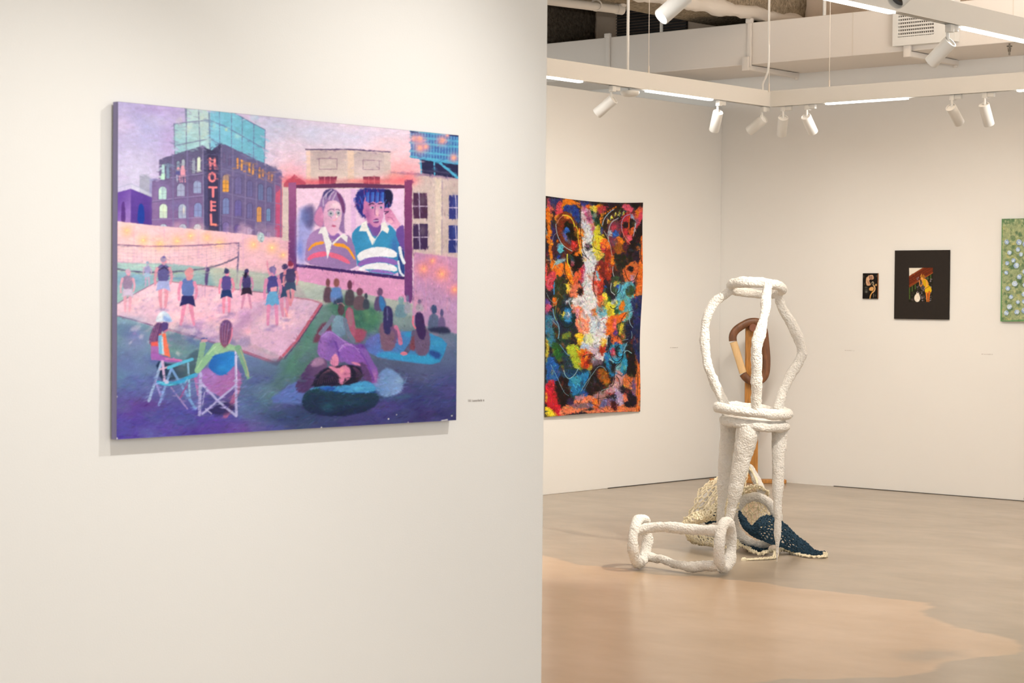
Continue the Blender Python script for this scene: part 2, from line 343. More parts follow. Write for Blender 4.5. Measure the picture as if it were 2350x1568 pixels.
    arch(1475, 960, 76, 205, 'b09080', '453f5e'); c.poly([(1440, 1030), (1475, 1010), (1508, 1040), (1508, 1165), (1440, 1160)], 'eaa244', a=.85)
    for x, y in ((1475, 1060), (1475, 1125)): c.line([(x-36, y), (x+36, y+4)], 7, '8a6a50', .7)
    c.line([(1475, 970), (1475, 1165)], 6, '8a6a50', .7)
    for x, y, w, h, k in ((1625, 985, 76, 200, '726a9c'), (1762, 1030, 66, 190, '6c6696'), (1893, 1070, 58, 190, '6a74a0'), (1998, 1105, 58, 180, '6f739f'),
                       (1478, 1240, 74, 190, '7884b4'), (1625, 1265, 76, 190, '6c62a0'), (1762, 1300, 60, 180, '706a9c'), (1875, 1345, 54, 180, 'd89a60'), (1987, 1365, 46, 150, '7490b8'),
                       (1480, 1530, 74, 150, '7c6ca4'), (1620, 1560, 74, 150, '6c5894'), (1760, 1590, 60, 150, '9084ac'), (1880, 1640, 60, 130, 'a89cc0'), (1990, 1640, 50, 130, '8c7cac')): arch(x, y, w, h, k, '4c4468')
    c.blobs(40, 620, 1050, 1190, 1560, 26, ['8c7cb0', '6c5c8c', '9c80b4', '5c5480'], .16, 2, None, 4); c.blobs(50, 1440, 700, 2120, 1850, 26, ['7a7098', '5a5478', '8a6c9c'], .16, 2, None, 4)
    # vertical sign with the word HOTEL
    c.poly([(1255, 728), (1380, 728), (1395, 1840), (1275, 1830)], '3a3452', a=.75, f=2)
    for y in (728, 905, 1080, 1245, 1410, 1575): c.line([(1258, y), (1375, y), (1340, y-30), (1258, y)], 6, '342e4c', .7)
    L = 'f0878e'; w = 27
    c.line([(1283, 765), (1290, 885)], w, L); c.line([(1340, 765), (1343, 885)], w, L); c.line([(1285, 822), (1340, 826)], w-6, L)
    c.line([(1313, 935), (1282, 950), (1276, 985), (1286, 1030), (1313, 1042), (1340, 1030), (1350, 985), (1340, 948)], 24, L, sm=1, close=True)
    c.line([(1278, 1110), (1365, 1112)], w-4, L); c.line([(1322, 1112), (1324, 1220)], w, L)
    c.line([(1302, 1280), (1305, 1390)], w-2, L); 
    for y in (1286, 1332, 1384): c.line([(1300, y), (1352, y+3)], 20, L)
    c.line([(1300, 1440), (1303, 1560)], w-2, L); c.line([(1300, 1556), (1360, 1560)], 26, 'f48c80')
    c.line([(1283, 770), (1345, 790)], 8, 'f8c0bc', .5)
    # two figures sitting on the ledge
    c.poly([(880, 905), (930, 900), (935, 975), (880, 980)], '5c5c94', f=2); c.ell(908, 885, 16, 20, 'e8a0b0'); c.ell(958, 870, 20, 26, 'e2a6b4'); c.poly([(930, 900), (985, 885), (995, 975), (935, 985)], 'e8a0b4', f=2)
    for x in (890, 925, 950, 985): c.line([(x, 970), (x+6, 1045)], 15, 'e2a0b4' if x > 920 else 'b8c4dc', .9)
    # pink perimeter wall of the roof
    c.frame(*FC)
    c.poly([(120, 55), (600, 110), (1180, 160), (2170, 262), (2170, 730), (120, 560)], ((300, 300), 'f8d0d4', (2000, 500), 'e6b4c4'))
    c.poly([(120, 530), (700, 560), (1300, 610), (2180, 700), (2180, 760), (120, 760)], ((600, 560), 'e4b4cc', (2000, 700), 'd8a8c4'), f=4)
    for x in (330, 690, 1100, 1630, 2080): c.line([(x, 90+x*.085), (x+5, 560+x*.05)], 16, 'd8a4c8', .5, f=2)
    c.blobs(60, 130, 120, 2100, 600, 60, ['fcdcd8', 'f0c0d0', 'f8c8c8', 'e4b8d0'], .25, 2, 1.4, 8)
    for x, y, r in ((245, 175, 60), (443, 283, 62), (640, 330, 66), (845, 290, 60), (1005, 235, 55), (1200, 250, 55), (1350, 320, 60), (1755, 335, 60), (1975, 372, 62), (2110, 460, 40)):
        c.glow(x, y, r*1.35, 'f8c0a0', .8); c.glow(x, y, r*.6, 'fcc68c', .75)
        c.ell(x, y, 9, 9, 'fff0b0', .9, 2)
    c.line([(130, 130), (443, 283), (845, 290), (1005, 238), (1200, 252), (1755, 335)], 4, 'e09cb8', .5, sm=1)
    # lawn
    c.poly([(120, 550), (500, 560), (700, 560), (1250, 610), (1700, 660), (2350, 735), (3000, 860), (4200, 1080), (4200, 2700), (120, 2700)], ((600, 500), 'a8c8c4', (1500, 1600), '5c7c94'), f=3)
    c.glow(300, 760, 260, '7ca4c4', .9, 120); c.glow(900, 700, 260, '98b4bc', .7, 60); c.glow(1700, 720, 300, 'b8b8b0', .9, 70); c.glow(1350, 650, 260, 'd4d0b8', .7, 40); c.glow(2300, 800, 160, 'a89ca8', .7, 90)
    c.glow(420, 600, 220, 'c0dcd0', .8, 40); c.glow(850, 740, 120, '6c94b8', .8, 16)
    # net
    for i in range(26):
        x = 150+i*55; t = (x-130)/1440
        c.line([(x, 340+14*math.sin(t*2)-t*30), (x+4, 630+25*math.sin(t*2.6)-t*t*150)], 3.2, '8c7ca4', .45)
    for k in range(7):
        a = k/7; c.line([(130, 350+a*270), (500, 370+a*285), (900, 365+a*270), (1250, 345+a*235), (1565, 320+a*150)], 3.2, '8c7ca4', .5, sm=2)
    c.line([(125, 335), (500, 358), (900, 352), (1250, 335), (1570, 316)], 13, '7a5880', .9, sm=2)
    for a, b in ((420, 600), (860, 930), (1150, 1250)): c.line([(a, 356), (b, 356-(b-500)*.02)], 14, 'c88c9c', .8)
    c.line([(130, 625), (400, 668), (700, 668), (1000, 645), (1250, 610), (1450, 545), (1570, 480)], 20, '5c5474', .85, sm=2)
    c.line([(130, 640), (400, 685), (700, 690), (1000, 660)], 8, 'b8c8a0', .7, sm=2)
    c.line([(1578, 312), (1575, 480), (1560, 790)], (14, 24), '6c6088', .9); c.poly([(1520, 800), (1605, 800), (1600, 860), (1500, 850)], '9c9ca8', f=4)
    # sand court
    c.poly([(130, 1050), (640, 760), (1000, 800), (1400, 850), (1950, 920), (2600, 1000), (2850, 1050), (2180, 1810), (2080, 1800), (1130, 1465), (760, 1345), (500, 1285), (130, 1180)], ((600, 800), 'ecc8d8', (1500, 1500), 'eab0c8'), f=2)
    c.blobs(130, 200, 850, 2300, 1500, 50, ['f4ccd4', 'e6b8d0', 'c8a0c8', 'f8c4c4', 'd8b0d0', 'f0d4e0'], .3, 2.2, -.5, 8, 5)
    c.blobs(60, 700, 1000, 2100, 1650, 40, ['b490c4', 'c49ac8', 'fcb8c4'], .3, 2.4, -.5, 8, 5)
    c.blobs(240, 250, 850, 2100, 1600, 8, ['a888bc', 'b890b8', '9c80b4', 'fcdce0'], .45, 2.2, -.4, 3)
    c.poly([(1500, 1300), (1950, 960), (2100, 940), (1850, 1150), (1600, 1350)], 'b088b0', a=.5, f=10, sm=1)
    c.line([(130, 1045), (640, 762)], 12, '9c6c90', .8); c.line([(700, 770), (1050, 812), (1400, 850), (1950, 920), (2200, 950)], 12, 'a86c80', .8); c.line([(1500, 870), (1950, 920), (2230, 965)], 9, '6c4870', .7)
    c.line([(130, 1185), (300, 1225), (560, 1300)], 16, '7a4870', .95); c.line([(740, 1350), (960, 1410), (1150, 1470), (1300, 1510)], 22, 'a86080', .95); c.line([(760, 1340), (960, 1395), (1130, 1455)], 9, '54386c', .7)
    c.frame(*FD)
    c.line([(1380, 460), (1520, 510), (1740, 590)], 24, 'c45870', .95); c.line([(1740, 592), (1916, 340)], 26, 'b84c6c', .95); c.line([(1390, 478), (1520, 528), (1745, 612), (1916, 380)], 9, '6c3458', .8)
    c.frame(*FE)
    c.line([(-20, 800), (110, 660), (330, 325)], 24, 'c06474', .95); c.line([(-10, 830), (120, 672), (345, 335)], 9, '643868', .8); c.line([(50, 265), (150, 280), (240, 290), (340, 325)], 15, 'b8688c', .9)
    c.poly([(-100, 330), (40, 265), (250, 300), (320, 330), (100, 660), (-40, 760)], 'd8b4cc', a=.35, f=8)
    # big dark sweep of lawn under the audience
    c.poly([(340, 330), (700, 300), (1100, 250), (1600, 430), (1640, 1560), (-1800, 1560), (-1800, 700), (-400, 900), (-10, 850)], ((700, 350), '74888c', (700, 1300), '3c3c70'), f=14, a=.95)
    c.frame(*FD)
    c.poly([(150, 120), (500, 225), (1000, 360), (1380, 480), (1745, 620), (1916, 400), (1950, 1400), (150, 1400)], ((600, 300), '6e9a9c', (600, 1250), '52409c'), f=3)
    c.frame(*pix)
    for x, y, r, ry, k, a in ((300, 780, 40, 40, '7f86b8', .9), (290, 850, 45, 35, '6c88b4', .8), (400, 790, 40, 26, '7ca494', .9), (270, 740, 40, 10, '88a4bc', .8), (600, 900, 45, 45, '4c7078', .8), (590, 860, 40, 30, '5a6890', .7), (560, 930, 40, 40, '587894', .7), (660, 850, 26, 30, '4c7c70', .7),
                          (300, 940, 50, 25, '6a4898', .8), (420, 955, 90, 26, '50489c', .7), (330, 930, 30, 10, '5c3c80', .7), (470, 985, 120, 12, '583c90', .7), (280, 985, 50, 15, '5850a4', .7), (560, 985, 60, 16, '7c5ca0', .6), (650, 960, 55, 26, '2e4c5c', .95), (620, 900, 30, 30, '4c6c60', .6),
                          (900, 930, 80, 45, '3c3c78', .9), (1000, 880, 50, 60, '444884', .9), (960, 850, 40, 50, '5a6488', .7), (1010, 820, 30, 40, '5c6c90', .8), (800, 990, 120, 20, '4c3c84', .8), (960, 960, 60, 20, '302c60', .8), (700, 720, 35, 35, '7c98a0', .8), (690, 760, 30, 40, '4c8474', .8), (760, 730, 50, 35, '547c70', .7),
                          (840, 760, 40, 25, '4c6c7c', .7), (900, 740, 60, 22, '90a4a0', .6), (980, 740, 40, 16, 'a8a8bc', .6), (1000, 790, 30, 14, '8488a8', .6), (1020, 760, 20, 20, '6c7c98', .6), (720, 650, 60, 14, 'c0c4b4', .7), (860, 660, 60, 16, 'c0b8a8', .5), (940, 690, 70, 14, 'c4c8b8', .6), (1000, 710, 40, 12, 'ccc8c8', .6)):
        c.glow(x, y, r, k, a, ry)
    c.blobs(90, 250, 760, 620, 1000, 16, ['7488b8', '5c5ca4', '4c7888', '6c509c', '5c8894', '48409c'], .22, 3, .3, 9)
    c.blobs(90, 620, 880, 1030, 1000, 16, ['3c3c7c', '54549c', '2c3464', '5c4c8c', '3c5070'], .25, 3, -.2, 9)
    c.blobs(30, 640, 780, 720, 880, 12, ['48745c', '5c8c78', '4c6c6c'], .25, 3, -.9, 7)
    c.frame(*FE)
    c.poly([(-330, 330), (40, 262), (150, 275), (250, 290), (345, 325), (110, 665), (-20, 830), (-330, 700)], ((-100, 400), 'dcb4cc', (100, 640), 'd8b0d0'), a=.9, f=5)
    c.blobs(50, -280, 330, 200, 560, 36, ['f0c8d4', 'c8a4cc', 'f4c0c8', 'b898c4', 'e8d0e0'], .35, 2.2, -.8, 8, 5); c.blobs(60, -260, 340, 200, 600, 7, ['a888bc', 'b890b8', 'f4dce0'], .4, 2, -.4, 3)
    c.line([(-20, 815), (110, 668), (335, 330)], 26, 'b86078', .95); c.line([(-4, 838), (124, 682), (348, 342)], 9, '5c3060', .85); c.line([(50, 265), (150, 278), (240, 292), (340, 325)], 15, 'b8688c', .9)
    c.poly([(-100, 75), (60, 90), (400, 130), (900, 180), (1200, 260), (1450, 350), (1640, 440), (1640, 560), (1300, 470), (960, 400), (800, 370), (500, 345), (350, 325), (250, 290), (40, 255), (-100, 230)], ((100, 120), 'c8ccbc', (1300, 420), 'b0b4b0'), a=.75, f=9)
    c.poly([(60, 110), (110, 130), (200, 275), (60, 262)], 'b0a4ac', f=8, a=.7)
    c.frame(*FC)
    c.poly([(1250, 612), (1700, 660), (2180, 715), (2180, 860), (1950, 905), (1500, 858), (1300, 835), (1250, 700)], 'bcc0b4', a=.7, f=12)
    c.poly([(1450, 1330), (1950, 950), (2120, 930), (2180, 980), (1900, 1180), (1620, 1400), (1450, 1430)], 'a884b0', a=.42, f=16, sm=1)
    c.blobs(70, 300, 880, 1600, 1500, 26, ['fbe6ea', 'f8dce4', 'f4ccd8'], .4, 2.4, -.4, 6, 4)
    c.blobs(90, 300, 880, 2300, 1650, 12, ['b898c0', 'a084b8', 'fbe6ea'], .4, 2.4, -.4, 4, 3)
    # beige buildings behind the screen
    c.frame(*FB)
    c.poly([(170, 310), (895, 330), (900, 510), (1480, 560), (1475, 1290), (900, 1240), (-30, 1100), (-30, 600), (175, 600)], ((500, 400), 'd8c4c0', (1300, 1000), 'cdb8b4'), f=2)
    c.poly([(165, 312), (545, 308), (900, 332), (900, 342), (545, 322), (165, 322)], '5c4870')
    c.poly([(205, 330), (520, 330), (520, 560), (210, 560)], ((300, 340), 'b8a4a8', (300, 560), 'e0ccc4'), a=.8, f=3); c.poly([(580, 330), (840, 350), (840, 570), (585, 560)], ((700, 350), 'baa8ac', (700, 560), 'e2cccc'), a=.8, f=3)
    c.poly([(525, 320), (580, 325), (585, 600), (530, 600)], 'e4c8b8', f=2); c.poly([(172, 330), (208, 330), (212, 600), (180, 600)], 'e8c8bc', f=2)
    for p in ([(283, 392), (437, 395), (437, 485), (285, 485)], [(660, 405), (800, 412), (800, 490), (660, 488)]): c.line(p, 5, '7c5878', .8, close=True)
    for x in (280, 660):
        c.poly([(x, 548), (x+145 if x > 300 else x+158, 548), (x+145, 612), (x+5, 612)], '7a3450'); 
        for k in (50, 98): c.line([(x+k, 548), (x+k, 612)], 5, 'd88c9c')
    c.poly([(895, 505), (1180, 520), (1480, 565), (1480, 585), (1180, 545), (900, 520)], 'a084a0', f=2)
    c.glow(970, 580, 130, 'f26c78', .85, 50); c.glow(1060, 560, 60, 'f48088', .7, 60); c.glow(700, 590, 260, 'f06c74', .65, 26); c.glow(250, 600, 140, 'e85c70', .8, 30); c.glow(930, 540, 40, 'f49c98', .7); c.glow(60, 590, 90, 'e0505c', .8, 40)
    c.poly([(-20, 610), (70, 535), (170, 600), (170, 640), (-20, 640)], 'b84c64', f=2, a=.85)
    c.poly([(1190, 540), (1480, 570), (1475, 1230), (1200, 1190)], ((1200, 800), 'd0bcb8', (1450, 800), 'c4b0ac'), a=.8, f=2)
    c.poly([(1280, 560), (1335, 565), (1335, 1230), (1280, 1210)], 'dccabc', f=3); c.line([(1340, 580), (1335, 1230)], 10, '9c88a0', .7, f=2); c.line([(1110, 690), (1225, 690)], 4, 'b89ca8', .5)
    for x0, y0, x1, y1, k in ((1090, 690, 1212, 910, '4c2c4c'), (1090, 955, 1215, 1175, '3c2850'), (1398, 708, 1476, 915, '34387c'), (1394, 968, 1472, 1205, '2c3478')):
        c.poly([(x0, y0), (x1, y0), (x1, y1), (x0, y1)], k); xm = 1140 if x0 < 1200 else 1455; ym = (y0+y1)/2+5
        c.glow((x0+x1)/2+20, y0+60, 30, '6c5c6c' if x0 < 1200 else '44549c', .7, 50)
        c.line([(xm, y0), (xm+8, y1)], 8, 'c8bcd8', .9); c.line([(x0, ym), (x1, ym)], 8, 'd8c8e0', .9)
    c.poly([(1100, 1200), (1475, 1250), (1470, 1900), (1080, 1800)], ((1150, 1250), 'c08cb4', (1450, 1800), 'b894bc'), f=3)
    for x in (1108, 1200, 1380): c.line([(x, 1220), (x, 1700)], 10, 'd898b8', .5, f=2)
    c.blobs(30, 1100, 1250, 1460, 1900, 26, ['cc94b8', 'b48cb8', 'dca0b8'], .3, 3, 1.5, 6)
    for x, y, r in ((1180, 1340, 62), (1255, 1275, 40), (1335, 1385, 75), (1445, 1520, 50)):
        c.glow(x, y, r*1.2, 'e890a0', .8); c.glow(x, y, r*.6, 'f8a488', .9); c.ell(x, y, 9, 9, 'fcc890', .9, 3)
    # blue billboard with lamps
    c.poly([(1068, 155), (1480, 190), (1480, 440), (1068, 388)], '5c98c4'); 
    for i in range(17): c.line([(1082+i*25, 160+i*2), (1080+i*25, 385+i*2.6)], 12, '3c58a0', .75, j=.3)
    for y in (155, 205, 255, 325, 375): c.line([(1068, y), (1480, y+48 if y > 300 else y+36)], 17, '60b4d0', .85, j=.3)
    c.line([(1070, 160), (1130, 165)], 12, '2c2c60'); c.line([(1400, 190), (1480, 196)], 12, '2c2c60')
    for x, y, r in ((1100, 220, 40), (1150, 225, 45), (1150, 300, 55), (1200, 290, 32), (1340, 235, 46), (1440, 385, 40), (1385, 190, 20)): c.glow(x, y, r, 'dc94a8', .9); c.glow(x, y, r*.45, 'f8b490', .9)
    c.poly([(1150, 400), (1480, 440), (1480, 565), (1155, 518)], '28284c'); c.line([(1155, 405), (1160, 520)], 14, '5cacd0'); c.line([(1272, 418), (1275, 532)], 14, '5cacd0')
    c.line([(1310, 420), (1470, 555)], 20, '58acd0'); c.line([(1175, 500), (1300, 505), (1400, 520)], 16, '484464', .8); c.line([(1140, 395), (1480, 440)], 10, '54a4cc')
    # cinema screen, frame and posts
    c.poly([(90, 1310), (1020, 1430), (1020, 1520), (1080, 1530), (1080, 1640), (0, 1420), (0, 1300)], 'dc9cc4', f=2)
    c.poly([(22, 602), (88, 600), (95, 1330), (92, 1410), (50, 1390), (25, 1290)], ((30, 700), '9c5c8c', (80, 1200), '6c3c74'))
    c.poly([(1015, 575), (1082, 578), (1082, 1300), (1085, 1600), (1060, 1640), (1015, 1560)], ((1050, 600), '84406c', (1050, 1500), '6c3c78'))
    c.poly([(88, 622), (550, 605), (1015, 622), (1015, 652), (550, 645), (88, 652)], '643458')
    c.poly([(90, 1298), (600, 1355), (1015, 1408), (1015, 1436), (600, 1385), (90, 1325)], '3c2460')
    c.poly([(92, 652), (1012, 652), (1014, 1408), (600, 1358), (95, 1300)], ((200, 700), 'eecce4', (900, 900), 'eac8e6'))
    c.poly([(555, 655), (600, 655), (600, 1200), (560, 1100)], 'e0b8e0', f=4)
    c.poly([(95, 840), (200, 800), (240, 1100), (180, 1305), (97, 1300)], ((100, 900), '98a0dc', (220, 1200), 'b4a8dc'), f=14, sm=1); c.poly([(150, 830), (215, 785), (250, 830), (250, 960), (200, 1010), (150, 930)], '5c5484', f=12, sm=1, a=.9)
    c.glow(120, 1180, 30, '7488d8', .8, 90); c.glow(170, 900, 40, '6c7cbc', .6, 60)
    # person on the left of the screen
    c.poly([(300, 740), (330, 680), (390, 648), (440, 670), (490, 730), (515, 800), (500, 900), (500, 1010), (510, 1040), (470, 1030), (450, 990), (330, 990), (240, 960), (235, 880), (280, 810)], '9474a8', sm=1, f=3)
    c.poly([(300, 790), (250, 870), (240, 940), (310, 1000), (330, 900)], 'd088b4', sm=1, f=4); c.poly([(310, 700), (350, 655), (420, 655), (380, 700), (330, 760)], '4c4478', sm=1, f=3); c.poly([(420, 665), (480, 720), (510, 810), (495, 890), (460, 760)], '6c3c70', sm=1, f=3)
    for q in ([(340, 740), (350, 690), (390, 665)], [(370, 745), (385, 700), (410, 680)], [(400, 750), (420, 710), (430, 690)], [(320, 800), (318, 740), (345, 700)]): c.line(q, 12, 'c4b0d0', .8, sm=1)
    c.poly([(330, 800), (360, 760), (420, 750), (465, 780), (480, 850), (475, 930), (455, 990), (440, 1040), (405, 1065), (360, 1040), (330, 990), (318, 900)], ((340, 900), 'dcaaca', (480, 900), 'e8c0d8'), sm=1, f=2)
    c.poly([(330, 980), (370, 1045), (410, 1065), (445, 1030), (470, 1060), (430, 1110), (380, 1115), (330, 1070)], '8c64ac', sm=1, f=3)
    c.glow(420, 800, 40, 'f4dce4', .8, 25); c.ell(385, 868, 26, 26, 'a8b4bc', .7, 3); c.ell(447, 865, 22, 24, 'a8b4bc', .7, 3)
    c.line([(360, 846), (382, 828), (408, 832)], 7, '6c5078', .8, sm=1); c.line([(428, 834), (448, 830), (462, 842)], 6, '6c5078', .8, sm=1); c.ell(387, 866, 9, 8, '4c5c70'); c.ell(450, 864, 8, 8, '4c5c70')
    c.line([(375, 890), (392, 905)], 7, '88709c', .7); c.line([(430, 870), (436, 915), (418, 928), (405, 922)], 9, 'f4a8b4', .8, sm=1); c.ell(436, 895, 7, 9, 'fcecec')
    c.poly([(392, 968), (410, 962), (430, 970), (425, 984), (400, 984)], 'd47498', sm=1); c.line([(392, 975), (430, 975)], 4, '945078'); c.ell(313, 890, 12, 22, 'd894bc')
    c.poly([(160, 1300), (170, 1180), (190, 1060), (250, 1010), (330, 980), (390, 1110), (520, 1040), (570, 1090), (600, 1200), (610, 1358), (350, 1330)], ((250, 1050), 'a884b8', (500, 1300), '9478ac'), sm=1, f=2)
    c.poly([(188, 1180), (230, 1120), (325, 1102), (328, 1130), (240, 1145), (195, 1195)], 'f0a040', sm=1); c.poly([(400, 1115), (520, 1130), (595, 1240), (590, 1275), (540, 1190), (500, 1160), (405, 1145)], 'f0a03c', sm=1)
    c.poly([(185, 1240), (250, 1200), (350, 1190), (355, 1235), (250, 1245), (185, 1280)], 'e4688c', sm=1); c.poly([(360, 1195), (470, 1220), (545, 1270), (550, 1310), (460, 1265), (365, 1240)], 'e06c8c', sm=1)
    c.poly([(275, 1040), (300, 990), (340, 980), (370, 1060), (395, 1120), (355, 1262), (340, 1150), (310, 1040)], 'ece8ea', f=1.5); c.poly([(395, 1120), (450, 1070), (490, 1040), (530, 1065), (525, 1120), (470, 1070), (400, 1140)], 'ece8ea')
    c.line([(365, 1060), (395, 1115)], 8, '6c5490', .7)
    # person on the right of the screen
    c.poly([(598, 760), (600, 680), (650, 650), (880, 650), (915, 700), (915, 800), (880, 830), (690, 920), (640, 890), (600, 830)], '2c2c7c', sm=1, f=4, j=2.5)
    c.poly([(835, 660), (900, 660), (920, 720), (895, 820), (840, 800)], '1c1c40', sm=1, f=4)
    for i in range(90):
        g = c.rng; a = g.rand()*6.28; r = .4+.6*g.rand(); x = 735+150*r*math.cos(a)*1.05; y = 755+105*r*math.sin(a)
        if y > 640+(0 if x < 880 else 20) and not (700 < x < 835 and y > 760): c.line([(x, y), (x+g.randn()*9, y+24+g.rand()*16)], 8, ['3448a8', '4c70c8', '24246c', '7c3c7c', '2c388c'][g.randint(5)], .75)
    c.poly([(665, 740), (720, 700), (830, 720), (845, 790), (840, 880), (815, 960), (775, 1000), (740, 990), (700, 940), (680, 880), (665, 860)], ((680, 850), 'c478a8', (840, 850), 'd898c4'), sm=1, f=2)
    c.poly([(695, 930), (770, 1000), (820, 950), (820, 1040), (760, 1110), (690, 1020)], '7c509c', sm=1, f=3); c.glow(700, 880, 25, '985898', .7, 60); c.glow(780, 850, 20, 'f0c4d0', .8, 40)
    for x in range(690, 840, 14): c.line([(x+4, 690), (x, 765+8*math.sin(x))], 14, ['3858b8', '2c2c80', '4474cc'][x % 3], .95)
    c.line([(710, 792), (735, 780), (755, 785)], 8, '30204c', sm=1); c.line([(790, 785), (825, 780)], 8, '30204c'); c.ell(738, 816, 18, 9, 'cdd2e0', .8, 2.5); c.ell(815, 816, 15, 9, 'cdd2e0', .8, 2.5); c.ell(742, 816, 10, 9, '3c5070'); c.ell(816, 816, 9, 9, '3c5070')
    c.line([(765, 800), (758, 870), (775, 885), (800, 880)], 8, '90508c', .7, sm=1); c.glow(782, 880, 12, 'fcc8c8', .8); c.poly([(742, 925), (785, 905), (800, 930), (790, 950), (755, 950)], '7c4484', sm=1); c.line([(750, 932), (795, 926)], 6, 'e4dcec'); c.ell(670, 850, 14, 26, 'c074a8')
    c.poly([(840, 820), (880, 815), (915, 850), (960, 930), (990, 960), (945, 1010), (900, 960), (850, 930), (850, 880)], ((860, 850), 'cc80ac', (950, 960), 'e8a8c8'), sm=1, f=2); c.line([(845, 850), (880, 850), (850, 870)], 9, '30204c', .8); c.ell(895, 935, 22, 16, 'f4b8cc', .8)
    c.line([(870, 900), (905, 900), (920, 930)], 5, '9c4880', .7, sm=1)
    c.poly([(555, 1060), (600, 990), (690, 940), (760, 1100), (870, 950), (940, 1010), (1010, 1150), (1014, 1408), (615, 1358), (595, 1180)], ((600, 1100), '3c8cbc', (850, 1300), '4090bc'), sm=1, f=2)
    c.poly([(930, 1020), (990, 960), (1016, 980), (1016, 1250), (980, 1150)], '6c4c98', sm=1, f=2); c.glow(700, 1090, 60, '4c9ccc', .6); c.glow(930, 1160, 30, '3c5ca8', .7, 90)
    c.poly([(605, 1215), (700, 1165), (820, 1150), (950, 1190), (950, 1250), (830, 1235), (700, 1245), (620, 1285)], 'f0eef4', sm=1); c.poly([(615, 1290), (700, 1245), (830, 1235), (955, 1270), (960, 1320), (830, 1280), (700, 1300), (620, 1330)], '9068b8', sm=1)
    c.poly([(615, 1340), (700, 1300), (830, 1285), (950, 1320), (955, 1370), (830, 1350), (700, 1345), (640, 1362)], 'f0eef6', sm=1); c.poly([(690, 1362), (790, 1345), (900, 1370), (960, 1395)], '9870c0', sm=0)
    c.poly([(970, 1130), (1014, 1200), (1014, 1405), (965, 1400), (955, 1300)], '2c4888', sm=0); c.line([(975, 1160), (985, 1230), (1012, 1290)], 26, 'e8ecf4', sm=1); c.line([(962, 1280), (975, 1370), (1005, 1402)], 18, 'e0e4f4', sm=1)
    c.poly([(625, 1020), (650, 950), (690, 930), (700, 980), (740, 1060), (765, 1085), (740, 1140), (710, 1070), (690, 1020)], 'efecea', f=1.5); c.poly([(765, 1085), (810, 1020), (820, 950), (850, 935), (885, 1000), (870, 1040), (825, 1010), (780, 1070), (745, 1140)], 'efecea', f=1.5)
    # ball
    c.frame(*FC); c.ell(1845, 250, 42, 58, 'b4ccd0', .95, 2); c.line([(1825, 215), (1865, 235), (1830, 280), (1860, 300)], 12, '5c7480', .7, sm=1); c.ell(1835, 225, 14, 14, 'e4f0ec', .7, 2)
    # players on the sand: torso, shorts, legs, arms, head
    def man(x, y, h, shirt, shorts, skin='dc90ac', hair='5c5078', spread=.12, arm=(0, 0), w=1.0, leg2=None):
        u = h/7.6; hip = y-h*.5; sh = y-h*.82
        for k in (-1, 1):
            c.line([(x+k*u*.35*w, hip), (x+k*u*(.45+spread), y-h*.25), (x+k*h*spread, y)], (u*.75*w, u*.34), skin, .9, sm=1)
        c.poly([(x-u*.95*w, sh+u*.2), (x-u*.3, sh-u*.25), (x+u*.4, sh-u*.25), (x+u*.95*w, sh+u*.3), (x+u*.75*w, hip+u*.1), (x-u*.75*w, hip+u*.1)], shirt, sm=1)
        c.poly([(x-u*.8*w, hip-u*.2), (x+u*.8*w, hip-u*.2), (x+u*(1.0*w+spread), hip+u*1.3), (x+u*.1, hip+u*.9), (x-u*(1.0*w+spread), hip+u*1.3)], shorts, sm=0, f=1.5)
        c.line([(x-u*.95*w, sh+u*.4), (x-u*1.25*w, sh+u*1.6), (x-u*(1.2+arm[0])*w, hip+u*(.4+arm[1]))], (u*.5, u*.3), skin, .9, sm=1)
        c.line([(x+u*.95*w, sh+u*.4), (x+u*1.3*w, sh+u*1.6), (x+u*1.05*w, hip+u*.2)], (u*.5, u*.3), skin, .9, sm=1)
        c.ell(x+u*.1, sh-u*.75, u*.42, u*.62, skin); c.ell(x, sh-u*1.0, u*.46, u*.45, hair)
    man(262, 1130, 500, '9a86a4', 'd4c4dc', 'e8a8bc', 'd8b0c8', .05)
    man(495, 830, 290, 'a09cc8', '9cb8d0', 'c8a4c4', '88a4c4', .08)
    man(685, 1090, 610, '605c94', 'a8b0e0', 'e498ac', 'a090b0', .04); c.line([(635, 640), (690, 600), (740, 640)], 14, '2c2444', .8); c.ell(690, 485, 17, 14, '6c64a4')
    man(975, 1290, 650, '6478b4', '2c2c64', 'e08cac', 'dc9c9c', .12); c.poly([(955, 640), (990, 600), (1040, 620), (1045, 700), (1020, 760), (960, 770), (955, 700)], 'd8949c', sm=1, f=3)
    man(1437, 1150, 520, '5a4c90', '24386c', 'e88ca8', '3c3c68', .06); c.ell(1432, 628, 20, 12, '3c4468')
    c.line([(1205, 560), (1180, 640)], 14, 'c094c0', .8); c.poly([(1185, 610), (1245, 605), (1215, 720), (1220, 820), (1175, 820)], '5c4c7c', sm=1, f=2); c.line([(1182, 800), (1180, 960)], 8, 'b088b8', .7)
    man(1675, 1095, 465, '443c70', '2c2038', 'cc8cac', '44386c', .12); c.poly([(1650, 660), (1690, 670), (1670, 740), (1640, 730)], '241c38', sm=1)
    man(2130, 1190, 620, '4a4472', '34486c', 'd48cac', '3c3460', .03); c.line([(2130, 1100), (2165, 1190)], 20, 'f0a0a4', .8); c.line([(2150, 720), (2150, 780), (2100, 810)], 18, 'f4b8b4', sm=1)
    man(2200, 1060, 520, '443c64', '3c4c6c', 'd88c9c', '8c3450', .0); c.ell(2190, 560, 28, 34, '84304c', .9, 2)
    c.line([(1960, 720), (1925, 620), (1920, 530)], (24, 14), 'e498b0', sm=1)
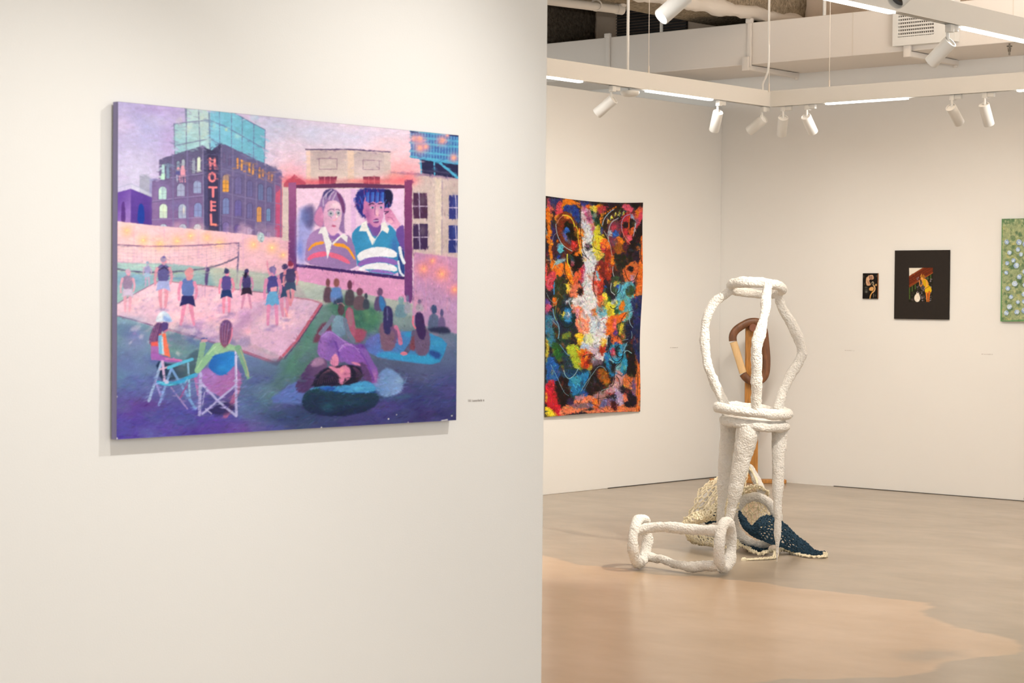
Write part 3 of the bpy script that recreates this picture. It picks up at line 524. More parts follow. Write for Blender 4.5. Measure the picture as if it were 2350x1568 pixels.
    man(1985, 1290, 690, '4c488c', '68a0d0', 'd888b0', '7c6ca0', .08, w=.85); c.poly([(1960, 850), (2035, 835), (2038, 890), (1960, 905)], 'e8a4b4'); c.poly([(1970, 600), (2010, 600), (2025, 690), (1995, 700)], '8c7cac', sm=1)
    c.poly([(1925, 1040), (1945, 900), (2040, 895), (2030, 1030), (1985, 1070)], '68a4d0', f=2)
    for x, y in ((1940, 1350), (2000, 1310), (1490, 1160), (1440, 1200), (680, 1110), (950, 1310), (2150, 1240)): c.glow(x, y, 50, '8c78b0', .6, 20)
    # audience on the grass
    c.frame(*FE)
    c.poly([(380, 330), (500, 250), (760, 300), (900, 400), (880, 560), (760, 640), (640, 560), (480, 420)], '3c6c5c', f=20, a=.85, sm=1); c.blobs(26, 620, 400, 880, 620, 26, ['4c8468', '6c9c70', '2c5450'], .4, 2, 1.2, 8)
    def sit(x, y, w, h, col, hair='4c3c5c', hx=0):
        c.poly([(x-w*.5, y), (x-w*.52, y-h*.35), (x-w*.3, y-h*.66), (x+w*.3, y-h*.66), (x+w*.52, y-h*.35), (x+w*.5, y)], col, f=4, sm=1)
        c.ell(x+hx, y-h*.83, w*.25, h*.18, hair, f=3)
    sit(400, 320, 85, 230, '5c4454', '744850'); sit(480, 320, 110, 230, '6c7cb0', '8c5858'); c.poly([(430, 330), (525, 240), (550, 300), (520, 340)], '34405c', sm=1, f=5)
    sit(605, 350, 95, 240, '4c4450', '643850'); sit(700, 390, 120, 210, '64505c', '6c4458'); sit(890, 400, 110, 220, '5c4c74', '6c4c70'); c.poly([(880, 240), (930, 280), (955, 400), (890, 400)], '3c78b4', sm=1, f=4); sit(760, 380, 60, 150, '3c4454', '3c4454')
    c.poly([(430, 180), (520, 180), (525, 280), (425, 270)], '5c88c8', f=5, a=.7)
    sit(1090, 460, 110, 200, '6c8c9c', '7c9ca4'); sit(1150, 420, 60, 170, '9c9cac', '6c6c94'); sit(1265, 400, 70, 110, 'a89cac', '6c5c80'); sit(1400, 590, 110, 250, '586484', '3c4c74'); sit(1475, 590, 70, 210, '6c5c88', '54507c')
    c.poly([(1340, 560), (1520, 540), (1570, 605), (1480, 615), (1350, 590)], '2c3050', f=6, sm=1)
    # couple in the middle
    c.poly([(250, 690), (330, 520), (400, 500), (440, 560), (420, 640), (300, 700)], '6c4058', f=6, sm=1); c.poly([(640, 560), (720, 560), (780, 600), (720, 700), (640, 690)], '9c5068', f=6, sm=1)
    c.poly([(560, 420), (590, 355), (630, 370), (650, 470), (660, 560), (650, 660), (580, 650)], 'a85c78', f=4, sm=1); c.poly([(575, 390), (625, 380), (640, 520), (600, 560)], '9c7080', f=4, sm=1)
    c.poly([(430, 640), (440, 520), (440, 460), (500, 430), (560, 460), (570, 560), (560, 640)], ((450, 480), '7c9cb0', (550, 620), '6c84a0'), f=3, sm=1)
    c.line([(450, 450), (390, 540), (330, 610)], 38, '747c94', sm=1); c.line([(560, 480), (590, 600), (640, 680)], 40, '6c7890', sm=1); c.ell(523, 385, 32, 55, '54404c', f=2); c.line([(490, 330), (530, 318), (555, 350)], 7, 'd88c98', .7, sm=1)
    # two sitting on the blue blanket
    c.poly([(720, 700), (900, 590), (1090, 590), (1320, 590), (1530, 680), (1500, 800), (1440, 910), (1150, 880), (820, 830)], ((800, 700), '5c70b8', (1400, 850), '3c8cc0'), f=3, sm=1)
    c.poly([(880, 780), (1080, 790), (1300, 820), (1450, 780), (1430, 905), (1150, 875), (850, 830)], '3c9ccc', f=6, sm=1, a=.8); c.poly([(1350, 760), (1480, 800), (1440, 860), (1360, 820)], '2c4c90', f=6, sm=1); c.glow(1160, 620, 40, '38a0cc', .8, 25); c.glow(1420, 700, 60, '489cc8', .8, 30); c.glow(820, 660, 60, '6c6cb0', .8, 60)
    def hairy(x, y, s, body, hair, lean=0):
        c.poly([(x-62*s, y), (x-75*s, y-120*s), (x-85*s, y-250*s), (x-20*s, y-300*s), (x+60*s, y-270*s), (x+85*s, y-150*s), (x+60*s, y)], body, f=4, sm=1)
        c.poly([(x-40*s+lean, y-420*s), (x+lean, y-440*s), (x+40*s+lean, y-410*s), (x+50*s+lean, y-330*s), (x+45*s, y-230*s), (x+10*s, y-150*s), (x-40*s, y-180*s), (x-48*s+lean, y-320*s)], hair, f=3, sm=1)
    hairy(965, 775, .98, '7a5c74', '343060'); c.line([(1040, 550), (1075, 640), (1085, 700)], 40, 'c4789c', sm=1); c.line([(1000, 560), (1050, 600), (1030, 690)], 30, '6c5078', .8, sm=1); c.line([(960, 370), (960, 480)], 14, '6c6c9c', .7)
    c.line([(1210, 600), (1200, 700), (1140, 780)], 46, '5c5878', sm=1); c.ell(1115, 800, 36, 18, 'd07c94'); c.poly([(1210, 600), (1250, 700), (1220, 780), (1160, 760)], '784454', f=5, sm=1)
    hairy(1290, 820, .95, '6a5878', '3c2858', -28); c.line([(1205, 450), (1200, 520), (1225, 560)], 16, 'dc7c94', sm=1)
    # reclining person on a cushion, foreground
    c.poly([(-200, 1260), (100, 1050), (350, 1000), (900, 1200), (700, 1310), (150, 1270)], '5c70b0', f=5, sm=1)
    c.poly([(820, 1080), (900, 960), (980, 925), (1110, 1030), (1110, 1150), (1020, 1200), (920, 1215), (850, 1140)], ((900, 950), '6c8cc0', (1100, 1100), '84a0d0'), f=5, sm=1); c.glow(1080, 1050, 40, '8cacd0', .8, 30); c.glow(900, 1150, 60, '6088c0', .7, 30)
    c.poly([(780, 1200), (1000, 1210), (1200, 1170), (1150, 1230), (900, 1240)], '3c5c7c', f=10, sm=1, a=.8)
    c.poly([(290, 830), (320, 650), (370, 590), (430, 580), (500, 640), (640, 720), (720, 700), (770, 770), (820, 870), (880, 960), (850, 1090), (770, 1060), (600, 880), (450, 880)], ((330, 650), '9068b4', (850, 1000), '7c58a8'), f=3, sm=1)
    c.glow(380, 620, 40, 'ac8cd0', .8, 30); c.glow(350, 740, 30, 'a070c0', .6, 70); c.glow(560, 760, 80, '6c409c', .8, 40); c.glow(600, 820, 60, '5c4cac', .8, 30); c.glow(720, 730, 50, '583090', .7, 25); c.glow(840, 1020, 30, 'b478b8', .9, 60); c.glow(440, 700, 40, '6c4ca4', .6, 40); c.glow(520, 740, 40, 'a478c8', .6, 26)
    c.poly([(500, 780), (540, 710), (620, 700), (700, 790), (760, 880), (830, 1010), (850, 1090), (740, 1000), (660, 890), (560, 870)], ((540, 720), '8c60b8', (820, 1000), '8454a4'), f=3, sm=1); c.line([(500, 780), (545, 712), (600, 705), (690, 760)], 9, 'c8a0dc', .7, sm=1)
    c.line([(470, 690), (500, 780), (500, 860)], 18, '54308c', .6, f=3, sm=1); c.line([(640, 720), (720, 800), (790, 930), (830, 1050)], 14, '5c3494', .5, f=3, sm=1); c.line([(340, 640), (400, 592), (460, 610), (560, 690)], 9, 'b494dc', .7, sm=1)
    c.line([(500, 770), (560, 720), (640, 720), (700, 790)], 10, 'b48cd0', .6, sm=1)
    c.poly([(85, 1110), (150, 1000), (230, 880), (300, 830), (380, 850), (400, 920), (330, 1060), (250, 1120), (180, 1175), (110, 1160)], ((150, 1000), '4c3864', (350, 900), '6c5078'), f=3, sm=1); c.poly([(230, 890), (300, 830), (360, 850), (370, 900), (260, 930)], 'a07ca0', f=5, sm=1)
    c.poly([(660, 890), (740, 880), (790, 960), (830, 1080), (760, 1060), (700, 980)], '5c4070', f=4, sm=1)
    c.poly([(250, 1120), (280, 1020), (340, 950), (430, 920), (600, 900), (700, 920), (730, 1000), (700, 1060), (600, 1100), (400, 1105)], '1e1c34', f=4, sm=1)
    for i in range(14): c.line([(300+i*22, 1085-i*2), (330+i*12, 1000-i*4), (400+i*4, 950)], 5, '8c5c70', .45, sm=1)
    for i in range(8): c.line([(720-i*8, 1050), (715-i*6, 980), (660-i*4, 930)], 5, '804c70', .4, sm=1)
    c.poly([(395, 920), (440, 915), (500, 940), (560, 900), (610, 930), (620, 1030), (580, 1050), (560, 1020), (540, 1100), (510, 1080), (500, 1000), (450, 960)], ((420, 930), 'e08cac', (600, 1000), 'd080a4'), f=3, sm=1)
    c.glow(530, 960, 25, 'f8a8b4', .8); c.glow(560, 990, 16, 'a05880', .7); c.line([(510, 1010), (520, 1080)], 14, 'c07c9c', .8)
    c.poly([(415, 880), (440, 820), (480, 795), (500, 830), (505, 900), (470, 925), (430, 905)], 'e090b4', f=3, sm=1); 
    for i in range(4): c.line([(440+i*18, 860+i*4), (445+i*18, 915+i*3)], 4, '9c5080', .7)
    c.poly([(610, 870), (700, 890), (710, 920), (640, 900)], 'd484ac', f=3, sm=1)
    c.poly([(150, 1260), (180, 1160), (300, 1110), (600, 1105), (830, 1130), (900, 1220), (820, 1330), (520, 1400), (250, 1370), (170, 1310)], ((500, 1130), '224050', (500, 1380), '1c2448'), f=4, sm=1)
    c.glow(400, 1300, 60, '2c5c6c', .8, 40); c.glow(600, 1260, 120, '24485c', .7, 40); c.glow(300, 1230, 60, '1c2c48', .7, 40)
    c.poly([(210, 1140), (300, 1105), (480, 1110), (620, 1090), (760, 1045), (850, 1100), (850, 1165), (620, 1170), (450, 1155), (330, 1120)], '4c98cc', f=3, sm=1); c.poly([(330, 1110), (480, 1110), (440, 1155), (300, 1130)], '2c5cac', f=4, sm=1); c.glow(700, 1130, 60, '5cb0d8', .8, 20); c.glow(560, 1130, 60, '4c84c8', .7, 16)
    c.line([(450, 1155), (620, 1172), (850, 1162)], 10, '2454a8', .7, sm=1)
    # two folding chairs at the left
    c.frame(*FD)
    c.poly([(830, 560), (900, 480), (980, 440), (960, 640), (850, 680)], '4c6474', f=6, sm=1)
    c.poly([(535, 560), (700, 600), (860, 620), (960, 600), (950, 700), (700, 760), (600, 770)], ((560, 650), '1c2c50', (850, 640), '48606c'), f=4, sm=1); c.glow(800, 640, 50, '606c78', .7, 30)
    c.poly([(475, 380), (490, 300), (540, 190), (600, 180), (640, 230), (590, 300), (570, 400), (500, 410)], ((500, 380), '7c4c74', (600, 200), '5c3c70'), f=3, sm=1)
    for i in range(9): c.line([(590-i*8, 190+i*4), (560-i*9, 300), (545-i*7, 400)], 5, 'c494b0' if i % 2 else '4c2c5c', .6, sm=1)
    c.poly([(605, 180), (665, 180), (670, 230), (650, 280), (620, 290), (600, 240)], '564480', f=2, sm=1); c.line([(635, 275), (660, 260)], 16, 'cc7c9c')
    c.poly([(530, 180), (560, 110), (600, 70), (650, 75), (690, 130), (710, 180), (620, 175)], ((560, 120), 'dce4f0', (680, 160), 'b8d0ec'), f=2, sm=1); c.poly([(615, 110), (690, 150), (700, 178), (620, 172)], '7c98d8', f=5, sm=1, a=.7); c.glow(590, 120, 20, 'f4f4f8', .8, 40)
    c.poly([(500, 380), (575, 370), (580, 490), (500, 490)], 'e0605c', f=2); c.poly([(575, 300), (640, 290), (690, 530), (600, 500)], 'ec7860', f=2, sm=0); c.poly([(568, 320), (605, 300), (625, 500), (570, 490)], '78b8dc', f=2)
    c.poly([(600, 330), (615, 330), (628, 500), (610, 500)], 'c8dcec', f=1.5); c.poly([(498, 420), (570, 420), (575, 560), (500, 555)], 'a870b4', f=3, sm=0); c.line([(530, 510), (640, 555), (790, 565)], (70, 24), 'a064b0', sm=1); c.line([(640, 545), (800, 560)], 14, 'dc7ca4', .8)
    B = 'a8c0e4'
    for p, w, k in (([(600, 590), (480, 960)], 26, B), ([(545, 770), (600, 920)], 20, 'a49cd8'), ([(612, 570), (635, 780)], 26, 'd8b8dc'), ([(700, 640), (580, 1000)], 24, '88a8dc'), ([(700, 640), (940, 1040)], 26, '7ca4d8'), ([(865, 590), (885, 920)], 20, '90bcdc'), ([(700, 830), (860, 1040)], 16, 'a08cc0'), ([(865, 790), (790, 930)], 14, '9c5890'), ([(940, 740), (970, 900)], 30, 'b070ac'), ([(590, 650), (690, 620)], 18, 'd8b0c8')):
        c.line(p, w, k, .9, f=1.5)
    c.line([(570, 780), (640, 795), (760, 785), (900, 715), (965, 700)], 36, '44a0cc', sm=1); c.line([(590, 775), (650, 805), (740, 800)], 16, '68d0e4', .8, sm=1); c.line([(670, 635), (780, 590), (905, 550)], 30, '60b8d8'); c.ell(655, 775, 22, 18, 'c8c8e8', f=2)
    c.poly([(940, 740), (1000, 640), (1150, 640), (1330, 600), (1410, 740), (1340, 940), (1250, 1090), (1200, 1110), (1250, 960), (1000, 820)], ((1000, 700), '9c74b8', (1350, 900), 'a468a0'), f=4, sm=1)
    c.poly([(1000, 820), (1180, 950), (1340, 800), (1340, 1090), (1000, 1090)], '4c4888', f=6, a=.75); c.line([(1360, 850), (1300, 1000), (1240, 1110)], 50, 'b86c94', .8, sm=1); c.glow(1100, 700, 60, 'a87cc0', .8, 60); c.glow(1080, 870, 40, 'b080bc', .6, 26)
    c.poly([(1060, 1050), (1200, 960), (1340, 1000), (1300, 1090), (1100, 1110)], '2c2858', f=8, a=.8, sm=1)
    c.poly([(1080, 580), (1120, 500), (1340, 460), (1350, 570), (1270, 680), (1190, 718), (1130, 690), (1060, 630)], ((1100, 550), '2c64b0', (1300, 550), '3484cc'), f=3, sm=1); c.glow(1200, 640, 50, '3c94d4', .7, 30)
    for p, w in (([(990, 690), (980, 1100)], 30), ([(1338, 470), (1345, 1110)], 26), ([(1000, 790), (1160, 960), (1340, 1110)], 24), ([(1335, 810), (1170, 950), (1010, 1090)], 20), ([(1030, 880), (1010, 1000)], 10), ([(1040, 1040), (1100, 1090)], 12)): c.line(p, w, 'b4b0dc', .9, f=1.5)
    c.poly([(1340, 460), (1355, 800), (1345, 800), (1330, 470)], 'e8d8f0', a=.7)
    G = '84ac90'
    c.line([(1010, 400), (990, 530), (960, 650)], (60, 50), G, sm=1); c.line([(960, 660), (1030, 570), (1140, 430)], (60, 76), '8cb894', sm=1); c.poly([(1110, 400), (1180, 380), (1290, 400), (1370, 430), (1390, 500), (1300, 450), (1180, 500), (1120, 500)], '98bc98', f=3, sm=1)
    c.line([(1360, 440), (1420, 590), (1460, 730)], (66, 30), '7ca48c', sm=1); c.line([(1380, 450), (1440, 600), (1465, 720)], 10, 'c4a890', .6, sm=1); c.line([(1060, 500), (1130, 430)], 16, 'b8d8b0', .6); c.line([(955, 640), (1000, 560)], 12, 'b4d4a8', .6)
    c.ell(1025, 365, 34, 16, 'c898a8'); c.line([(1000, 345), (1050, 342)], 12, '3c4c94')
    c.poly([(1170, 250), (1190, 180), (1240, 150), (1295, 180), (1300, 280), (1270, 400), (1220, 440), (1185, 400)], ((1200, 180), '6c4c80', (1250, 400), '84506c'), f=3, sm=1)
    for i in range(8): c.line([(1210+i*10, 190), (1200+i*9, 300), (1215+i*5, 400)], 6, ['9c84b0', '4c2c60', 'a86c84'][i % 3], .6, sm=1)
    c.line([(1298, 240), (1296, 330), (1270, 390)], 14, 'e884a0', .8, sm=1)
    c.frame(*pix)
    c.dabs(2600, 255, 860, 1035, 1005, 7, 1.6, .10, .5, -.25, 3); c.dabs(1400, 255, 232, 660, 420, 7, 2, .035, .5, .2, 4); c.dabs(1400, 600, 270, 1035, 420, 6, 2, .04, .45, .0, 3)
    c.dabs(1500, 335, 340, 640, 540, 2.2, .9, .08, .28, 1.5, .5); c.dabs(1500, 255, 520, 660, 640, 5, 1.6, .04, .45, .1, 1.5); c.dabs(2200, 255, 600, 720, 840, 4, 1.3, .07, .45, -.5, 1.6)
    c.dabs(1300, 665, 430, 915, 635, 2.8, 1.1, .06, .4, None, 1.0); c.dabs(1200, 720, 620, 1035, 830, 3.6, 1.3, .10, .5, 1.3, 1.4); c.dabs(900, 930, 400, 1035, 720, 5, 1.6, .06, .45, 1.5, 2)
    c.dabs(700, 320, 720, 570, 960, 2.6, 1.0, .08, .35, 1.2, .6); c.dabs(1100, 660, 760, 910, 960, 4, 1.3, .09, .45, .5, 1.4)
    # worn white chips along the lower edge
    c.frame(*pix); c.grain(.05, 5, 2, 1); c.grain(.05, 1.6); c.grain(.03, 30)
    for x, y, r in ((257, 911, 2), (722, 982, 1.6), (875, 963, 1.8), (894, 953, 1.2), (1020, 956, 1.6), (258, 1006, 2.4), (920, 971, 1.2)): c.ell(x, y, r, r, 'f0ece4', .95)
    c.line([(997, 967), (1010, 965)], 2, 'eeeae2')
    return c
def paint_abstract():
    c = Canvas(1244, 440, 1484, 966, 2.0, '2a2630', 11)
    c.grow = 1.22; A, B = (1240, 430, 5.808), (1240, 690, 5.6)
    K, O, R, Y, BL, CY, PK, W, NV, GR, MR = '221c1e', 'e8821e', 'd8503c', 'ecd44c', '2858a8', '5cb4cc', 'd85c6c', 'dcdcdc', '28305c', '2c4430', '6c2c34'
    c.frame(*A)
    c.blobs(260, 60, 100, 1370, 1560, 50, [K, '2c2430', NV, MR, '30382c', '3c2028', '8c3c2c'], .7, 2.2, None, 3, 4)
    # pale central column
    c.grow = 1.0
    c.poly([(530, 250), (600, 190), (700, 200), (700, 330), (740, 520), (700, 620), (690, 700), (830, 850), (760, 950), (740, 1080), (680, 1150), (690, 1360), (730, 1440), (720, 1700), (520, 1700), (560, 1400), (540, 1200), (570, 1050), (550, 900), (530, 700)], 'd4d8e0', f=8, sm=1, j=3)
    c.blobs(60, 540, 300, 700, 1560, 26, ['e8e8ec', 'b4c8dc', 'f0ece8', 'a4b8d8', 'dcd0d4'], .6, 2, 1.5, 5, 3)
    c.grow = 1.22
    c.poly([(560, 250), (660, 240), (690, 330), (700, 560), (680, 560), (640, 430), (590, 400)], 'b4507c', f=6, sm=1, j=4); c.blobs(12, 560, 230, 700, 460, 20, ['c4688c', '9c4470', 'd08ca4'], .7, 2, 1, 4)
    # top band
    for p, k in (([(80, 110), (380, 140), (360, 180), (130, 200)], K), ([(100, 170), (150, 160), (190, 300), (110, 340)], 'c05060'), ([(150, 150), (330, 140), (300, 220), (240, 320), (160, 240)], '343870'), ([(230, 190), (330, 220), (320, 330), (220, 360)], 'dc4c58'),
                 ([(320, 135), (400, 140), (480, 190), (420, 230), (320, 270), (300, 220)], O), ([(330, 230), (480, 230), (500, 470), (400, 400), (330, 330)], '284494'), ([(490, 160), (550, 170), (530, 260), (480, 220)], O), ([(520, 155), (660, 165), (690, 220), (560, 220)], '30408c'),
                 ([(600, 220), (660, 180), (680, 220), (620, 260)], 'e87830'), ([(650, 250), (700, 210), (770, 220), (800, 260), (720, 310)], Y), ([(740, 190), (860, 200), (840, 250), (760, 250)], O), ([(850, 190), (1120, 195), (1060, 260), (880, 260)], '2c1c24'), ([(760, 260), (860, 220), (880, 300), (780, 330)], 'b83c4c'),
                 ([(660, 270), (720, 330), (790, 440), (800, 600), (720, 530), (690, 400)], '1c4028'), ([(1080, 240), (1150, 200), (1250, 280), (1180, 320)], 'd85c74'), ([(1200, 200), (1360, 200), (1340, 280), (1240, 270)], K), ([(1270, 300), (1360, 260), (1350, 440), (1270, 420)], 'e86c54'), ([(1270, 300), (1330, 310), (1290, 400)], O),
                 ([(1280, 430), (1360, 300), (1360, 560), (1290, 560)], 'dc4c60')): c.poly(p, k, f=3, sm=1, j=3)
    # left: orange columns and left head
    for p, k in (([(100, 280), (140, 340), (150, 440), (180, 600), (170, 760), (90, 680), (110, 500), (90, 420)], O), ([(120, 760), (160, 760), (160, 950), (130, 940)], O), ([(200, 370), (260, 360), (250, 440), (210, 450)], 'f0902c'), ([(120, 340), (190, 345), (170, 370)], 'f0a040'),
                 ([(160, 420), (210, 640), (180, 760), (150, 600)], '342c60'), ([(260, 400), (330, 350), (420, 380), (460, 520), (480, 700), (450, 820), (370, 820), (290, 700), (240, 560)], '7c3820'), ([(330, 460), (440, 500), (470, 700), (400, 680), (330, 600)], '20180c'),
                 ([(330, 530), (390, 530), (380, 570), (340, 590)], '3870c8'), ([(300, 560), (350, 600), (360, 700), (320, 690)], '4c6cb8'), ([(310, 350), (370, 355), (420, 400), (340, 410)], 'e89030'), ([(430, 480), (500, 500), (520, 640), (470, 660)], '6c4c1c'),
                 ([(390, 700), (460, 700), (470, 800), (420, 830)], 'b8302c'), ([(500, 540), (560, 540), (575, 620), (520, 640)], 'f08c30'), ([(500, 660), (540, 660), (545, 920), (510, 900)], O), ([(240, 760), (310, 740), (290, 850), (240, 840)], '64bcd4'), ([(450, 850), (550, 920), (540, 1050), (430, 1150), (390, 1050), (400, 900)], '1c1410'),
                 ([(460, 840), (510, 850), (490, 900), (450, 890)], 'e87c24'), ([(410, 960), (440, 970), (440, 1030), (410, 1030)], 'a84858'), ([(180, 1040), (290, 1000), (310, 1110), (260, 1230), (190, 1110)], 'ec7c2c'), ([(200, 970), (340, 940), (290, 1000), (190, 1030)], '8cb8c8'), ([(230, 900), (280, 890), (250, 960), (220, 950)], '2c50a0'),
                 ([(330, 1000), (400, 1050), (430, 1160), (440, 1290), (370, 1240), (330, 1120)], 'e8841c'), ([(440, 1160), (560, 1040), (520, 1240), (440, 1300)], 'dc6440'), ([(550, 1010), (590, 1080), (560, 1240), (530, 1260)], 'b43c5c'), ([(330, 1290), (380, 1270), (400, 1390), (330, 1400)], 'f0dc50'), ([(70, 1000), (100, 1180), (80, 1320), (60, 1250)], 'e85c54'),
                 ([(100, 1200), (190, 1100), (210, 1240), (150, 1360), (80, 1330)], 'c84858'), ([(130, 1000), (190, 960), (180, 1100), (140, 1100)], 'ec7c20'), ([(180, 1290), (220, 1250), (210, 1420), (180, 1420)], '3878c0'), ([(210, 1190), (320, 1220), (340, 1440), (250, 1560), (190, 1500)], '343c24'),
                 ([(400, 1330), (540, 1290), (560, 1480), (480, 1540), (420, 1480)], 'd8785c'), ([(490, 1330), (550, 1320), (555, 1420), (500, 1440)], '2c1c18'), ([(350, 1480), (440, 1470), (430, 1560), (340, 1560)], 'dce4e8'), ([(420, 1430), (480, 1500), (470, 1550), (400, 1560)], '284838'),
                 ([(170, 1470), (220, 1480), (210, 1560), (170, 1560)], 'e87428'), ([(60, 1490), (120, 1490), (120, 1570), (60, 1570)], '5c489c')): c.poly(p, k, f=3, sm=1, j=3)
    # right: yellow fist, discs, heads, orange border
    for p, k in (([(700, 620), (760, 600), (860, 650), (870, 820), (720, 830), (680, 760)], 'e4d438'), ([(790, 680), (900, 670), (910, 830), (800, 830)], 'e8742c'), ([(700, 840), (830, 860), (800, 930), (740, 960)], 'd8cc54'), ([(720, 500), (800, 520), (770, 620), (710, 600)], 'd4cc3c'),
                 ([(580, 740), (660, 740), (660, 800), (590, 810)], K), ([(790, 500), (830, 520), (810, 600), (780, 590)], '2c4890'), ([(800, 340), (850, 330), (850, 480), (790, 480)], 'd8841c'), ([(840, 360), (1000, 240), (1100, 300), (960, 420), (880, 560), (840, 480)], '30241c'),
                 ([(900, 480), (1000, 420), (1060, 520), (1050, 700), (960, 740), (900, 620)], '7c4050'), ([(940, 480), (1020, 480), (1000, 560), (950, 560)], 'b43c54'), ([(980, 560), (1050, 580), (1020, 640), (970, 640)], '2c5cb4'), ([(900, 540), (960, 570), (950, 620), (900, 620)], 'a8b0c0'),
                 ([(1040, 620), (1110, 690), (1100, 760), (1040, 740)], 'ec8820'), ([(1000, 740), (1090, 780), (1060, 900), (1000, 850)], '9c5c20'), ([(1100, 370), (1180, 340), (1260, 420), (1270, 560), (1200, 740), (1130, 660), (1085, 500)], 'b8383c'), ([(1180, 345), (1260, 400), (1270, 560), (1230, 560), (1240, 440)], 'a8b8d4'),
                 ([(1190, 420), (1260, 440), (1240, 560), (1190, 620), (1180, 500)], K), ([(1100, 460), (1170, 460), (1160, 520), (1110, 520)], K), ([(1200, 560), (1250, 520), (1240, 620), (1210, 640)], 'ec7030'), ([(1140, 640), (1200, 620), (1200, 700), (1150, 700)], 'e86470'), ([(1290, 560), (1360, 430), (1360, 720), (1260, 800), (1200, 900), (1180, 760)], '241a1a'),
                 ([(1320, 720), (1370, 700), (1380, 1300), (1340, 1400), (1280, 1320), (1320, 1000)], 'ec7830'), ([(1280, 760), (1310, 780), (1300, 830), (1280, 820)], 'e8802c'), ([(840, 840), (960, 840), (960, 1000), (900, 1200), (860, 1180), (850, 960)], '9c3420'), ([(930, 900), (990, 910), (990, 1000), (940, 1010)], 'ec8020'),
                 ([(740, 1000), (830, 960), (860, 1100), (800, 1240), (720, 1120)], '7c2c28'), ([(680, 1180), (740, 1120), (810, 1230), (800, 1380), (720, 1400), (680, 1330)], 'cc4430'), ([(720, 1120), (750, 1110), (770, 1220), (740, 1220)], '7cc0dc'), ([(750, 1040), (790, 1050), (780, 1100), (750, 1100)], 'dc7c2c'),
                 ([(1000, 900), (1200, 900), (1240, 1100), (1100, 1150), (1000, 1000)], '282820'), ([(1120, 1060), (1260, 980), (1290, 1100), (1240, 1250), (1160, 1240), (1110, 1150)], 'd8703c'), ([(1160, 1050), (1230, 1030), (1230, 1110), (1180, 1100)], K), ([(1200, 1160), (1260, 1140), (1260, 1250), (1210, 1260)], 'c48ca0'),
                 ([(940, 1200), (1060, 1190), (1070, 1340), (1010, 1420), (940, 1370)], '3c4c3c'), ([(970, 1240), (1040, 1240), (1040, 1320), (980, 1300)], 'c8c054'), ([(1020, 1280), (1070, 1290), (1050, 1340), (1010, 1330)], '2c50b0'), ([(1080, 1280), (1240, 1260), (1230, 1560), (1000, 1560), (1020, 1430)], '64b4cc'),
                 ([(1140, 1320), (1220, 1290), (1260, 1400), (1160, 1440)], '40583c'), ([(1240, 1420), (1310, 1390), (1330, 1420), (1280, 1480)], 'e88424'), ([(1240, 1480), (1380, 1400), (1380, 1570), (1230, 1570)], '28345c'), ([(830, 1290), (870, 1310), (850, 1340)], '2c58b4'), ([(800, 1420), (860, 1380), (890, 1560), (820, 1560)], 'f0d844'),
                 ([(880, 1420), (920, 1450), (910, 1560), (880, 1560)], '245030'), ([(930, 1470), (1010, 1480), (1000, 1550), (930, 1550)], 'c4d4dc'), ([(740, 1430), (830, 1450), (800, 1560), (740, 1560)], 'e06c40'), ([(800, 740), (870, 740), (860, 830), (790, 830)], 'cc4c44')): c.poly(p, k, f=3, sm=1, j=3)
    c.ell(825, 785, 38, 42, 'c84c50'); c.ell(830, 770, 22, 24, 'e88038'); c.ell(840, 735, 12, 12, 'e87c30')
    for x, y in ((865, 320), (900, 295), (935, 275), (970, 258), (1005, 240), (830, 380), (835, 420), (800, 440), (795, 400)): c.ell(x, y, 16, 12, 'dc7c20', rot=-.7)
    for x, y in ((945, 380), (1000, 345), (1050, 330), (900, 430), (1110, 330)): c.ell(x, y, 14, 30, 'd8d050', rot=.3); c.line([(x-16, y+30), (x-12, y-20), (x+8, y-34)], 8, 'b8c4d4', .9, sm=1)
    c.ell(235, 707, 15, 19, 'ec8020'); c.ell(400, 795, 10, 14, 'f4b8b0')
    # lower half
    c.frame(*B)
    c.blobs(150, 70, 20, 1300, 1380, 48, ['20342c', '24405c', K, '2c4c5c', '28503c', NV], .55, 2.2, None, 3, 4)
